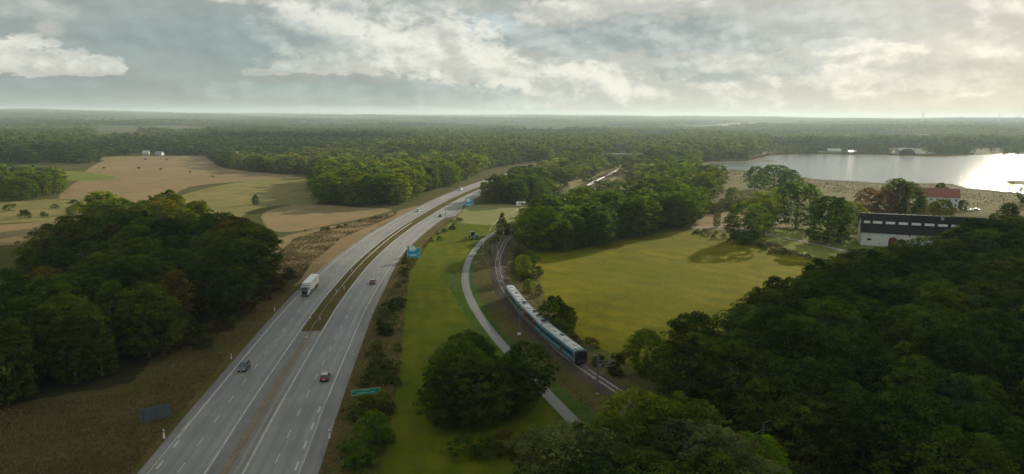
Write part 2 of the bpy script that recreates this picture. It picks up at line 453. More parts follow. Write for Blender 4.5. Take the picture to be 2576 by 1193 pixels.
M['alloy'] = plain('alloy', (0.45, 0.45, 0.46), 0.35, 0.8)
M['glass'] = plain('glass', (0.02, 0.026, 0.03), 0.08, spec=0.8)
M['red_lamp'] = plain('red_lamp', (0.35, 0.015, 0.01), 0.3)
M['lamp'] = plain('lamp', (0.75, 0.76, 0.78), 0.15)
M['sign_blue'] = plain('sign_blue', (0.008, 0.33, 0.60), 0.5, var=0.08)
M['sign_green'] = plain('sign_green', (0.004, 0.27, 0.17), 0.5, var=0.08)
M['sign_white'] = plain('sign_white', (0.75, 0.80, 0.76), 0.5, var=0.08)
M['sign_text'] = plain('sign_text', (0.60, 0.82, 0.80), 0.5, var=0.05)
M['sign_back'] = plain('sign_back', (0.075, 0.095, 0.115), 0.5, 0.0, var=0.25, scale=0.6, dirt=(0.06, 0.07, 0.06))
M['concrete'] = plain('concrete', (0.34, 0.33, 0.30), 0.85, scale=0.8, dirt=(0.22, 0.21, 0.18))
M['plaster'] = plain('plaster', (0.70, 0.70, 0.67), 0.8, var=0.06, scale=0.5, dirt=(0.55, 0.54, 0.49))
M['roof_dark'] = plain('roof_dark', (0.016, 0.016, 0.017), 0.85, var=0.35, scale=0.9, spec=0.15, dirt=(0.028, 0.024, 0.017))
M['roof_red'] = plain('roof_red', (0.26, 0.085, 0.055), 0.75, var=0.3, scale=0.8, dirt=(0.14, 0.06, 0.045))
M['roof_pale'] = plain('roof_pale', (0.48, 0.47, 0.43), 0.5, 0.2)
M['door_red'] = plain('door_red', (0.14, 0.028, 0.018), 0.7, scale=1.2)
M['bark'] = plain('bark', (0.10, 0.085, 0.065), 0.9, scale=2.0)
M['bark_pale'] = plain('bark_pale', (0.24, 0.23, 0.20), 0.85, scale=2.0)
M['hay'] = plain('hay', (0.14, 0.09, 0.04), 0.95)
M['brick'] = plain('brick', (0.22, 0.08, 0.05), 0.9)

def leaf_mat(name, source):
    m, g, b, out = new_mat(name)
    if source == 'object':
        oi = g.node('ShaderNodeObjectInfo'); tint = oi.outputs['Color']; rnd = oi.outputs['Random']
    else:
        at = g.node('ShaderNodeAttribute', attribute_type='INSTANCER', attribute_name='tint'); tint = at.outputs['Color']
        rnd = g.node('ShaderNodeObjectInfo').outputs['Random']
    cl = g.node('ShaderNodeAttribute', attribute_type='GEOMETRY', attribute_name='clump').outputs['Fac']
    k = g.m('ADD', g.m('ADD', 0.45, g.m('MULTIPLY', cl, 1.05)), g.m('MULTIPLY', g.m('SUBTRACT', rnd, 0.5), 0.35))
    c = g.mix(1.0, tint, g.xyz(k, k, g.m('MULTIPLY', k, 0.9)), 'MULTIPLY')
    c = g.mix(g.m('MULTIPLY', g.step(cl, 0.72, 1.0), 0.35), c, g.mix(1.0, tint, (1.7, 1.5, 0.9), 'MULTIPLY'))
    g.put(b.inputs['Base Color'], c); b.inputs['Roughness'].default_value = 0.9; b.inputs['Specular IOR Level'].default_value = 0.04
    tr = g.node('ShaderNodeBsdfTranslucent'); g.put(tr.inputs[0], g.mix(1.0, c, (1.65, 1.85, 0.6), 'MULTIPLY'))
    mx = g.node('ShaderNodeMixShader'); mx.inputs[0].default_value = 0.42
    g.l.new(b.outputs[0], mx.inputs[1]); g.l.new(tr.outputs[0], mx.inputs[2]); g.l.new(mx.outputs[0], out.inputs[0])
    return m
M['leaf'] = leaf_mat('leaf', 'object'); M['leaf_far'] = leaf_mat('leaf_far', 'instancer')

wm, g, b, out = new_mat('lake_water')
co = g.node('ShaderNodeTexCoord').outputs['Object']
b.inputs['Base Color'].default_value = (0.11, 0.13, 0.13, 1); b.inputs['Roughness'].default_value = 0.10
b.inputs['IOR'].default_value = 1.33
bp = g.node('ShaderNodeBump'); bp.inputs['Strength'].default_value = 1.0; bp.inputs['Distance'].default_value = 0.20
wx, wy, wz = g.sep(co)
g.put(bp.inputs['Height'], g.m('ADD', g.noise(g.xyz(g.m('MULTIPLY', wx, 0.8), wy), 0.9, 3.0, 0.6), g.m('MULTIPLY', g.noise(co, 0.12, 2.0), 0.8))); g.l.new(bp.outputs[0], b.inputs['Normal'])
M['water'] = wm

# ------------------------------------------------------------------ lines of the place
def kk(pts): return [(x * K, y * K) for x, y in pts]
road = Line(kk([(-34.0, 40), (-36.0, 62), (-38.7, 92), (-40.6, 110), (-43.2, 138), (-45.9, 169), (-47.3, 190), (-48.4, 215), (-48.9, 239), (-48.0, 282), (-45.5, 320),
                (-42.5, 350), (-38.3, 390), (-33, 430), (-27.0, 467), (-19.2, 510), (-7.5, 565), (4.5, 615), (19, 670), (38, 725), (62, 780)]))
rail = Line(kk([(60, 55), (42, 76), (29.5, 95), (19.0, 121.5), (13.3, 134.6), (7.2, 153.6), (2.6, 172), (-1.0, 191), (-3.6, 212), (-4.7, 236.7), (-3.7, 258.3), (-1.7, 283.5), (3.8, 307.8), (12, 340),
                (24, 390), (38, 450), (56.4, 525), (77, 598), (98.3, 676)]), 1.0)
path = Line([G(1620, 1260), G(1500, 1120)] + kk([(8.4, 115.5), (5.5, 124.8), (-3.7, 155.9), (-8.0, 173.8), (-11.4, 191.3), (-13.9, 212.8), (-14.5, 243.1), (-11.6, 280.0), (-7.0, 301.8), (1.6, 333.8), (4.8, 340.5), (16, 368), (30, 400)]))

# ------------------------------------------------------------------ terrain
def terrain(X, Y):
    r = np.hypot(X, Y); a = np.arctan2(X, Y)
    t = np.clip((r - 2000) / 8500, 0, 1); t = t * t * (3 - 2 * t)
    left = np.clip(0.5 - a / 1.2, 0, 1)
    z = t * (46 + 15 * left) + np.clip((r - 5500) / 3000, 0, 1) * (8 * np.sin(a * 9.3 + 1.0) + 5 * np.sin(a * 23 + r / 1500) + 2.5 * np.sin(a * 61))
    w = np.clip((r - 1700) / 1800, 0, 1)
    z = z + 1.5 * w * (5.5 * np.sin(X / 610 + 1.3) * np.sin(Y / 830 + 0.4) + 3.5 * np.sin(X / 270 + Y / 390) + 3.0 * np.sin(X / 1900 - 0.8) * (1 + t))
    return z
radii = np.concatenate([[0], np.linspace(25, 1500, 40), np.geomspace(1600, 16000, 60)])
ang = np.concatenate([np.linspace(-55, 55, 161), np.linspace(55, 305, 60)[1:-1]]) * math.pi / 180
A_, R_ = np.meshgrid(ang, radii)
X_, Y_ = R_ * np.sin(A_), R_ * np.cos(A_)
V_ = np.stack([X_, Y_, terrain(X_, Y_)], -1).reshape(-1, 3)
na, nr = len(ang), len(radii); idx = np.arange(na * nr).reshape(nr, na)
nx_ = np.roll(idx, -1, 1)
Fq = np.stack([idx[:-1], nx_[:-1], nx_[1:], idx[1:]], -1).reshape(-1, 4)
gr = link_mesh('ground', np_mesh('ground', V_, Fq[:, ::-1], M['ground'], True)); gr['kind'] = 'structure'

# open lake, traced as a shoreline on the ground
LAKE = [(1786, 411.8), (1799, 423.5), (1857, 427.6), (1880, 430), (1940, 437), (2003, 444), (2063, 452), (2154, 456), (2212, 460.7), (2300, 461.5), (2384, 462.4), (2434, 473), (2500, 479), (2559, 486),
        (2700, 492), (2900, 498), (3100, 500), (3100, 384), (2700, 383), (2576, 384), (2516, 386.5), (2450, 391), (2380, 396.6), (2303, 396), (2240, 393), (2181, 391.5), (2063, 390.5), (1998, 390.5), (1938, 394.5), (1921, 402), (1955, 406), (1877, 408.4), (1830, 410)]
lake = sheet('lake_water', [G(*p) for p in LAKE], 0.055, M['water'], n=10, jit=1.3)
sheet('far_shore', [G(*p) for p in [(1760, 404), (1830, 400), (1900, 392), (1945, 380), (2050, 376), (2300, 376), (2576, 374), (3100, 374), (3100, 386), (2576, 386), (2380, 399), (2063, 393), (1998, 393), (1938, 397), (1921, 405), (1877, 411), (1780, 412)]], 0.035, M['shore'], jit=1.0)
sheet('reed_marsh', [G(*p) for p in [(1640, 470), (1720, 425), (1760, 405), (1786, 408), (1799, 426), (1857, 431), (1940, 440), (2063, 455), (2212, 463.5), (2384, 465.5), (2434, 476), (2559, 489), (2900, 501), (3000, 560), (2576, 545), (2440, 545), (2200, 520), (2000, 505), (1880, 500), (1790, 500), (1700, 505)]], 0.012, M['reeds'], jit=1.0)
sheet('reed_islet', [G(*p) for p in [(2530, 457), (2560, 454), (2700, 452), (2700, 468), (2560, 465)]], 0.075, M['reeds'])
sheet('stubble_field', [G(*p) for p in [(150, 500), (175, 470), (205, 450), (215, 430), (250, 408), (262, 396), (525, 393), (545, 417), (640, 433), (740, 441), (700, 448), (590, 458), (480, 470), (420, 500), (330, 520), (240, 500)]], 0.012, M['stubble'])
sheet('bright_strip', [G(*p) for p in [(110, 441), (180, 431), (290, 445), (240, 455), (150, 452)]], 0.018, M['bright_pasture'])
sheet('pasture', [G(*p) for p in [(430, 530), (440, 497), (590, 460), (740, 446), (830, 446), (800, 508), (710, 516), (640, 528), (560, 560)]], 0.016, M['pasture'])
sheet('pasture_left', [G(*p) for p in [(-300, 570), (-300, 505), (0, 508), (140, 501), (240, 505), (300, 530), (240, 545), (0, 562)]], 0.012, M['pasture'])
sheet('stubble_strip', [G(*p) for p in [(-300, 630), (-300, 575), (0, 566), (110, 556), (200, 545), (260, 560), (120, 600), (0, 618)]], 0.016, M['stubble'])
sheet('near_stubble_field', [G(*p) for p in [(660, 540), (715, 520), (790, 514), (900, 522), (985, 527), (940, 543), (850, 562), (735, 583), (680, 575)]], 0.020, M['stubble'])
sheet('dry_slope', [G(*p) for p in [(640, 625), (740, 588), (860, 565), (960, 545), (1040, 520), (1055, 524), (960, 566), (870, 628), (810, 680), (740, 720), (640, 720)]], 0.0147, M['verge_dry'], jit=0.5)
sheet('tan_paddock', [G(*p) for p in [(1740, 575), (1765, 530), (1790, 522), (1870, 525), (1900, 545), (1960, 560), (2060, 575), (2010, 600), (1900, 585), (1830, 578)]], 0.012, M['stubble'])
sheet('ploughed_corner', [G(*p) for p in [(-300, 1300), (-300, 1020), (100, 1010), (250, 1000), (340, 1000), (350, 1060), (330, 1120), (250, 1300)]], 0.012, M['earth_field'], jit=0.3)
sheet('strip_meadow', [G(*p) for p in [(1178, 518), (1240, 514), (1310, 517), (1335, 530), (1318, 549), (1296, 556), (1243, 584), (1206, 607), (1172, 652), (1160, 702), (1170, 750), (1196, 795), (1236, 850), (1340, 975), (1400, 1050),
      (1330, 1130), (1240, 1300), (900, 1300), (955, 1193), (985, 1050), (1000, 950), (1010, 850), (1018, 750), (1026, 690), (1045, 640), (1085, 600), (1130, 560), (1160, 535)]], 0.012, M['meadow'], jit=0.2)
sheet('mown_lawn', [G(*p) for p in [(1178, 519), (1240, 515), (1310, 518), (1332, 531), (1316, 547), (1290, 556), (1255, 566), (1200, 565), (1155, 562), (1128, 570), (1136, 556), (1160, 535)]], 0.020, M['lawn_mown'], jit=0.3)
sheet('ditch', [G(*p) for p in [(1120, 700), (1140, 680), (1155, 700), (1165, 750), (1190, 798), (1228, 850), (1215, 865), (1180, 810), (1150, 760)]], 0.020, M['ditch'], jit=0.2)
sheet('right_meadow', [G(*p) for p in [(1352, 700), (1340, 640), (1480, 622), (1640, 590), (1742, 580), (1830, 588), (1900, 600), (1990, 640), (2060, 660), (2060, 800), (1900, 900), (1700, 960), (1600, 940), (1565, 903), (1500, 872), (1440, 835), (1385, 770)]], 0.012, M['meadow_field'], jit=0.3)
sheet('rail_side_grass', [G(*p) for p in [(1380, 512), (1395, 470), (1440, 455), (1500, 436), (1545, 418), (1575, 420), (1590, 445), (1640, 470), (1620, 505), (1560, 535), (1480, 545), (1400, 540)]], 0.0235, M['pasture'])
sheet('road_side_grass', [G(*p) for p in [(1200, 470), (1240, 448), (1300, 432), (1345, 405), (1350, 445), (1300, 452), (1230, 480)]], 0.0035, M['verge_dry'])
sheet('barn_yard', [G(*p) for p in [(1900, 592), (1960, 575), (2050, 570), (2140, 590), (2170, 610), (2300, 640), (2200, 660), (2060, 650), (1980, 625)]], 0.016, M['bright_pasture'])
sheet('far_field', [(x, y) for x, y in [G(*p) for p in [(215, 362), (240, 322), (345, 322), (360, 358)]]], 0.012, M['pasture'])
sheet('river_water', [G(*p) for p in [(1548, 400), (1553, 388), (1590, 386), (1582, 394), (1572, 402)]], 0.055, M['water'])
for i, pts in enumerate(([(1740, 574), (1790, 570), (1850, 573), (1905, 585), (1960, 596), (2060, 616), (2160, 640)], [(1915, 590), (1935, 570), (1975, 548), (2040, 545), (2110, 552)])):
    ribbon('gravel_track', Line([G(*p) for p in pts]), (-1.8, 1.8), (0.026 + 0.004 * i,) * 2, M['gravel'], kind='structure', wob=0.15)
for nm, pts, w in (('far_road', [(1900, 381), (1960, 380), (2010, 379), (2060, 375)], 5.0), ('far_road', [(1937, 359), (1940, 352), (1952, 347), (1958, 343)], 9.0)):
    o = ribbon(nm, Line([G(*p) for p in pts]), (-w, w), (0.07, 0.07), M['gravel'], kind='structure')
    if pts[0][1] < 370: o.location.z = 3.0

# motorway: asphalt sheets with u across, v along
def road_sheet(name, line, o0, o1, z, mat, s0=None, s1=None, mid=0.0, n=2):
    offs = [o0, o1]
    o = ribbon(name, line, offs, (z, z), mat, s0, s1, kind='structure')
    me = o.data; uv = me.uv_layers.new(name='UVMap')
    S0 = line.S[0] if s0 is None else s0
    m = (line.S >= S0) & (line.S <= (line.S[-1] if s1 is None else s1)); Sv = line.S[m]
    vi = np.zeros(len(me.loops), dtype=np.int32); me.loops.foreach_get('vertex_index', vi)
    a = np.array([(q(Sv) if callable(q) else np.full(len(Sv), float(q))) for q in offs]).T - mid
    U = a.reshape(-1)[vi]; Vv = np.repeat(Sv, 2)[vi]
    uv.data.foreach_set('uv', np.stack([U, Vv], 1).astype(np.float32).ravel())
    return o
sY = lambda y: road.s_at_y(y * K)
CROSS = sY(161)
ribbon('verge', road, (-40 * K, -20 * K, -13, 14.5, 22, 30), (0.006, 0.006, 0.006, 0.006, 0.006, 0.006), M['verge'], s0=0, s1=sY(245), kind='structure', wob=0.8)
ribbon('verge', road, (-19, -12.0, 12.0, 19), (0.008,) * 4, M['verge'], s0=sY(244), s1=sY(640), kind='structure', wob=0.6)
k_ = K
inL, outL, shL = -2.55 * k_, -9.95 * k_, -11.6 * k_
inR, outR = 2.55 * k_, 10.0 * k_
shR = lambda s: np.interp(s, [0, sY(200), sY(245), sY(345), sY(352), sY(372), sY(395), 2000], [12.9 * k_, 12.2 * k_, 11.0 * k_, 11.0 * k_, 14.6 * k_, 14.6 * k_, 11.2 * k_, 11.2 * k_])
lc, rc = (inL + outL) / 2, (inR + outR) / 2
road_sheet('shoulder', road, shL, outL + 0.2, 0.030, M['asphalt_shoulder'], mid=lc)
road_sheet('shoulder', road, outR - 0.2, shR, 0.030, M['asphalt_shoulder'], mid=rc)
road_sheet('carriageway', road, outL, inL + 0.35, 0.036, M['asphalt'], mid=lc)
road_sheet('carriageway', road, inR - 0.35, outR, 0.036, M['asphalt'], mid=rc)
road_sheet('median_crossing', road, inL, inR, 0.030, M['asphalt_shoulder'], s0=0, s1=CROSS - 2)
ribbon('median_strip', road, (-0.65, 0.65), (0.06, 0.06), M['sand'], s0=0, s1=CROSS - 1, kind='structure', wob=0.06)
ribbon('median_edge', road, (1.5, 2.1), (0.034, 0.034), M['gravel'], s0=0, s1=CROSS - 4, kind='structure', wob=0.06)
ribbon('median_grass', road, (inL + 0.6, 0, inR - 0.6), (0.02, 0.10, 0.02), M['verge'], s0=CROSS - 2, s1=None, kind='structure', wob=0.12)
# painted lines
def painted(off, w, s0=0, s1=None): ribbon('road_line', road, (off - w / 2, off + w / 2), (0.041, 0.041), M['paint'], s0=s0, s1=s1, kind='structure')
painted(outL, 0.30, s0=sY(104)); painted(outL - 0.30, 0.16, s0=0, s1=sY(112)); painted(inL, 0.26); painted(inR, 0.26); painted(outR, 0.24, s0=sY(108)); painted(outR + 0.1, 0.14, s0=0, s1=sY(118))
per, dl = 8.25 * K, 2.9 * K
s_lane = road.s_at_y(160.2 * K) % per
nd = 0
dash_me = None
def dash(off, s, L, w):
    global dash_me
    if dash_me is None:
        dash_me = np_mesh('lane_dash', [(-.5, -.5, 0), (.5, -.5, 0), (.5, .5, 0), (-.5, .5, 0)], [(0, 1, 2, 3)], M['paint'])
    x, y, a = road.at(s, off)
    o = link_mesh('lane_dash', dash_me); o.location = (x, y, 0.0415); o.rotation_euler = (0, 0, a); o.scale = (L, w, 1); o['kind'] = 'structure'
s = s_lane
while s < sY(420):
    dash(lc, s, dl, 0.17 * K); dash(rc, s + 2.0, dl, 0.17 * K); s += per
for i in range(7): dash(outR - 0.75, sY(74) + i * 6.6 * K, 2.6 * K, 0.32 * K)
for i in range(5): dash(outL + 0.55, sY(76) + i * 6.6 * K, 2.6 * K, 0.30 * K)
road_sheet('cycle_path', path, -1.35, 1.35, 0.032, M['path'])
ribbon('path_verge', path, (-2.2, 5.2), (0.024, 0.0245), M['ditch'], kind='structure', wob=0.15)

# railway: ballast bed, sleepers, rails
rail_len = rail.S[-1]
ribbon('railway_embankment', rail, (-9.0, -5.2, 5.2, 8.0), (0.02, 0.25, 0.25, 0.02), M['embank'], kind='structure', wob=0.5)
ribbon('ballast_bed', rail, (-3.2, -1.75, 1.75, 3.2), (0.26, 0.66, 0.66, 0.26), M['ballast'], kind='structure', wob=0.15)
track = empty('railway_track', (0, 0, 0)); tag(track, 'single railway track curving past the meadow to the wood', 'railway track')
track['kind'] = 'thing'
for sd in (-0.75, 0.75):
    r_ = ribbon('rail', rail, (sd - 0.07, sd - 0.065, sd + 0.065, sd + 0.07), (0.68, 0.86, 0.86, 0.68), M['rail_steel'], parent=track)
sl = MB()
for s in np.arange(rail.s_at_y(88 * K) - 10, rail.s_at_y(320 * K), 0.95):
    x, y, a = rail.at(s); sl.box((x, y, 0.68), (0.26, 2.5, 0.08), a)
o = sl.build('sleeper', M['sleeper'], track); o['kind'] = 'stuff'

# ------------------------------------------------------------------ trees
def leaf_cloud(centres, radii, counts, size, rng, flat=0.75):
    "small leaf-spray quads spread through clumps; returns verts, faces, clump value per face"
    V = []; cl = []
    for (c, r, n) in zip(centres, radii, counts):
        d = rng.normal(size=(n, 3)); d /= np.linalg.norm(d, axis=1)[:, None]
        d[:, 2] = np.where(d[:, 2] < -0.3, -d[:, 2] * 0.6, d[:, 2])
        rad = r * rng.uniform(0.55, 1.0, n) ** 0.5
        p = c + d * rad[:, None] * np.array([1, 1, flat])
        nrm = d * 0.8 + rng.normal(size=(n, 3)) * 0.55 + np.array([0, 0, 0.35]); nrm /= np.linalg.norm(nrm, axis=1)[:, None]
        t = np.cross(nrm, rng.normal(size=(n, 3))); t /= np.linalg.norm(t, axis=1)[:, None]
        b = np.cross(nrm, t)
        sz = size * rng.uniform(0.6, 1.35, n)[:, None]; asp = rng.uniform(0.55, 1.0, n)[:, None]
        q = np.stack([p - t * sz, p + b * sz * asp * 0.7, p + t * sz, p - b * sz * asp * 0.7], 1)
        V.append(q.reshape(-1, 3)); cl.append(np.clip(rng.normal(rng.uniform(0.05, 0.95), 0.10, n), 0, 1))
    V = np.concatenate(V); cl = np.concatenate(cl)
    return V, np.arange(len(V)).reshape(-1, 4), cl

def crown_mesh(name, seed, Ht, R, z0, shape, nclump, nleaf, size, mat):
    rng = np.random.default_rng(seed)
    cs, rs, ns = [], [], []
    lobes = [(rng.uniform(0, 2 * math.pi), rng.uniform(0.15, 0.95), rng.uniform(0.62, 1.22)) for _ in range(9)]
    tries = 0
    while len(cs) < nclump and tries < 9000:
        tries += 1
        h = rng.uniform(0, 1); th = rng.uniform(0, 2 * math.pi)
        if shape == 'round': prof = math.sqrt(max(0.0, 1 - (2 * h - 0.95) ** 2 / 1.15))
        elif shape == 'spread': prof = math.sqrt(max(0.0, 1 - (1.5 * h - 0.55) ** 2)) if h > 0.05 else 0.6
        elif shape == 'tall': prof = 0.95 * math.sqrt(max(0.0, 1 - (2 * h - 0.85) ** 2 / 1.4)) * (1 - 0.25 * h)
        elif shape == 'cone': prof = (1 - h) ** 0.8 + 0.04
        else: prof = math.sqrt(max(0.0, 1 - h * h * 0.92))
        bump = 1.0
        for (lt, lh, lr) in lobes:
            dd = math.acos(max(-1, min(1, math.cos(th - lt)))) ** 2 + ((h - lh) * 2.2) ** 2
            bump += (lr - 0.86) * 1.5 * math.exp(-dd * 2.6)
        rr = R * prof * bump * math.sqrt(rng.uniform(0.30, 1.0))
        c = np.array([rr * math.cos(th), rr * math.sin(th), z0 + (Ht - z0) * h * 0.94 * (0.93 + 0.07 * bump)])
        r = R * (0.15 if shape == 'cone' else (0.165 if nclump > 120 else 0.22)) * rng.uniform(0.6, 1.6)
        if any(np.linalg.norm(c - q) < 0.5 * r for q in cs): continue
        if rng.uniform() < 0.06: c[:2] *= 1.12; c[2] += 0.5; r *= 0.7     # stray boughs break the outline
        cs.append(c); rs.append(r); ns.append(int(nleaf * rng.uniform(0.7, 1.3)))
    V, Fc, cl = leaf_cloud(cs, rs, ns, size, rng)
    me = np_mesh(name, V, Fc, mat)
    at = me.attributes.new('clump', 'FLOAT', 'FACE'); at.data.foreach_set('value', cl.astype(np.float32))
    return me

def trunk_mesh(name, seed, Ht, R, z0, mat, r0=0.36, bare=False):
    rng = random.Random(seed); mb = MB(); pts = [Vector((0, 0, -0.15))]
    n = 5
    for i in range(1, n + 1):
        pts.append(Vector((rng.uniform(-.25, .25) * i * 0.5, rng.uniform(-.25, .25) * i * 0.5, Ht * 0.78 * i / n)))
    for i in range(n): mb.tube(pts[i], pts[i + 1], r0 * (1 - 0.16 * i), r0 * (1 - 0.16 * (i + 1)), 6)
    for k in range(11 if bare else 8):
        f = rng.uniform(0.22, 0.85); a = rng.uniform(0, 2 * math.pi); base = pts[0].lerp(pts[-1], f)
        L = R * rng.uniform(0.5, 0.85) * (1.1 - 0.5 * f)
        mid = base + Vector((math.cos(a) * L * 0.5, math.sin(a) * L * 0.5, L * 0.35)); tip = mid + Vector((math.cos(a + .3) * L * 0.45, math.sin(a + .3) * L * 0.45, L * 0.45))
        mb.tube(base, mid, r0 * 0.4, r0 * 0.25, 4); mb.tube(mid, tip, r0 * 0.25, r0 * 0.08, 4)
    me = bpy.data.meshes.new(name); me.from_pydata(mb.v, [], mb.f); me.update(); me.materials.append(mat)
    return me

# variants: (shape, height, radius, crown base) at natural size; LOD 0 near, 1 middle, 2 far
SPEC = [('round', 18, 6.8, 1.0), ('round', 17, 6.2, 0.8), ('spread', 17, 7.6, 1.2), ('tall', 20, 5.4, 1.2), ('round', 19, 7.2, 1.4), ('tall', 18, 4.9, 0.8), ('spread', 18, 7.2, 0.9), ('cone', 18, 4.0, 0.8)]
LOD = [(330, 56, 0.24), (230, 30, 0.38), (70, 15, 0.80)]
VAR = {}
for i, (sh, h_, r_, z_) in enumerate(SPEC):
    for l, (nc, nl, sz) in enumerate(LOD):
        VAR[i, l] = crown_mesh('crown', 100 + i, h_, r_, z_, sh, nc, nl, sz, M['leaf'])
    VAR[i, 't'] = trunk_mesh('trunk', 300 + i, h_, r_, z_, M['bark_pale'] if i in (3, 5) else M['bark'])
BUSH = [crown_mesh('crown', 500 + i, 3.0 + 0.3 * i, 2.0 + 0.2 * i, 0.1, 'bush', 46, 42, 0.17, M['leaf']) for i in range(4)]
BUSHT = trunk_mesh('stem', 41, 2.4, 1.6, 0, M['bark'], 0.10)
BARE = crown_mesh('crown', 620, 15, 4.2, 5.0, 'tall', 34, 12, 0.22, M['leaf'])
BARET = trunk_mesh('trunk', 88, 16, 5.5, 2, M['bark_pale'], 0.26, True)

TINT = {'green': (0.058, 0.080, 0.014), 'dark green': (0.036, 0.056, 0.014), 'olive': (0.074, 0.086, 0.018), 'yellow-green': (0.098, 0.108, 0.016), 'rust-brown': (0.078, 0.058, 0.020),
        'bluish green': (0.040, 0.066, 0.030), 'red-brown': (0.085, 0.040, 0.020), 'fresh green': (0.070, 0.115, 0.012), 'golden': (0.125, 0.105, 0.022), 'grey-green': (0.085, 0.098, 0.045)}
KIND = {0: 'oak', 1: 'maple', 2: 'spreading oak', 3: 'birch', 4: 'oak', 5: 'birch', 6: 'spreading oak', 7: 'spruce'}

def lift(w): return {'A': 1.2, 'B': 1.2, 'L': 1.15, 'J': 1.05, 'C': 1.4, 'D': 1.3}.get(w, 1.6)     # leaf tint gain: sunlit stands raised, cloud-shaded ones kept darker in the colour

def wide(w): return {'E': 1.25, 'F': 1.3, 'R': 1.3, 'C2': 1.15, 'C': 1.15, 'H': 1.1, 'G1': 1.2}.get(w, 1.08)

class T:      # one tree-to-be
    __slots__ = ('x', 'y', 'z', 's', 'v', 'tint', 'wood', 'px', 'own')
    def __init__(self, x, y, s, v, tint, wood, own=None):
        self.x, self.y, self.s, self.v, self.tint, self.wood, self.own = x, y, s, v, tint, wood, own
        self.z = float(terrain(np.array(x), np.array(y)))
        d = math.sqrt(x * x + y * y + H * H); self.px = SPEC[v][1] * s / d
TREES = []
W_PLACE = {}; RAILCLEAR = 8.5
BXY = [G(1512, 388, 12), G(1608, 387.5, 12)]; BRC = ((BXY[0][0] + BXY[1][0]) / 2, (BXY[0][1] + BXY[1][1]) / 2); BRA = math.atan2(BXY[1][1] - BXY[0][1], BXY[1][0] - BXY[0][0])
def blocked(x, y):
    d = np.ones(len(x), bool)
    d &= road.dist(x, y) > np.where(y > 520, 27, 19.5)
    u_ = (x - BRC[0]) * math.cos(BRA) + (y - BRC[1]) * math.sin(BRA); v_ = -(x - BRC[0]) * math.sin(BRA) + (y - BRC[1]) * math.cos(BRA)
    d &= ~((np.abs(u_) < 32) & (v_ > -150) & (v_ < 9))
    d &= rail.dist(x, y) > np.where(y > 430, 15.0, RAILCLEAR)
    d &= path.dist(x, y) > 5.0
    return ~d

def poisson(poly, dmin, extra=None, keep=1.0, seed=0):
    rng = np.random.default_rng(seed)
    P = np.array(poly); x0, y0 = P.min(0); x1, y1 = P.max(0)
    nx, ny = max(1, int((x1 - x0) / dmin)), max(1, int((y1 - y0) / dmin))
    gx, gy = np.meshgrid(np.arange(nx + 1), np.arange(ny + 1))
    gx = x0 + (gx + 0.5 * (gy % 2)).ravel() * dmin + rng.uniform(-0.32, 0.32, gx.size) * dmin
    gy = y0 + gy.ravel() * dmin + rng.uniform(-0.32, 0.32, gx.size) * dmin
    m = in_poly(gx, gy, poly) & (rng.uniform(size=gx.size) < keep)
    gx, gy = gx[m], gy[m]
    m = ~blocked(gx, gy)
    return gx[m], gy[m]

def wood(key, place, poly, dmin, hr, tints, vs, seed, keep=1.0, avoid=()):
    global RAILCLEAR
    W_PLACE[key] = place; RAILCLEAR = {'J': 4.6, 'B': 6.0}.get(key, 8.5)
    xs, ys = poisson(poly, dmin, keep=keep, seed=seed); rng = random.Random(seed)
    for x, y in zip(xs, ys):
        if any(math.hypot(x - a, y - b) < r for a, b, r in avoid): continue
        v = rng.choice(vs); s = rng.uniform(*hr) / SPEC[v][1]
        TREES.append(T(float(x), float(y), s, v, rng.choice(tints), key))

mixA = ['dark green'] * 5 + ['green'] * 4 + ['olive'] * 2 + ['rust-brown']
mixB = ['dark green'] * 6 + ['green'] * 3 + ['olive'] * 2 + ['bluish green'] + ['rust-brown'] * 0
mixL = ['green'] * 5 + ['olive'] * 2 + ['yellow-green'] + ['dark green'] * 2 + ['bluish green']
bl = [0, 1, 2, 4, 6, 3, 5]
g0 = lambda *pts: [G(x, y) for x, y in pts]
gt = lambda z, *pts: [G(x, y, z) for x, y in pts]
# left roadside wood
wood('A', 'left roadside wood', g0((-120, 1060), (0, 1020), (180, 985), (335, 970), (420, 905), (500, 838), (600, 772), (680, 722), (740, 688), (782, 662)) + gt(17, (775, 640), (705, 590), (600, 556), (480, 552), (330, 535), (240, 545), (120, 580), (60, 610), (10, 700), (-140, 760)), 9.0, (12, 21.5), mixA, bl, 3)
wood('H', 'sunlit row behind the roadside wood', gt(15, (235, 498), (290, 482), (330, 500), (360, 500), (400, 482), (450, 485), (500, 515), (480, 535), (250, 535)), 9.5, (14, 18), ['olive', 'green', 'yellow-green', 'olive', 'golden'], bl, 4)
wood('E', 'wood beyond the brown field', g0((800, 513), (880, 521), (965, 523), (1042, 503), (1075, 488), (1120, 470), (1165, 452), (1215, 436), (1215, 430), (1120, 440), (1000, 445), (900, 452), (805, 452)), 11, (17, 22), ['green'] * 4 + ['olive'] * 3 + ['yellow-green', 'dark green'], bl, 5)
wood('D', 'dense motorway-side grove', g0((1218, 512), (1300, 514), (1350, 508), (1378, 494), (1370, 470), (1300, 462), (1232, 474), (1218, 490)), 8.5, (15, 18.5), ['dark green', 'green', 'green'], [0, 1, 3, 5], 6)
wood('C', 'dark central wood', g0((1350, 640), (1420, 636), (1490, 626), (1600, 600), (1690, 578), (1762, 560), (1762, 540), (1690, 530), (1610, 530), (1545, 548), (1480, 552), (1400, 545), (1335, 565), (1335, 600)), 9.5, (14, 20), mixA[:9] + ['green'] * 3, bl, 7)
wood('C2', 'trees behind the central wood', g0((1640, 512), (1700, 518), (1790, 505), (1812, 480), (1790, 462), (1700, 458), (1640, 470), (1610, 490)), 11, (16, 21), mixL[:8] + ['dark green'] * 2, bl, 8, keep=0.85)
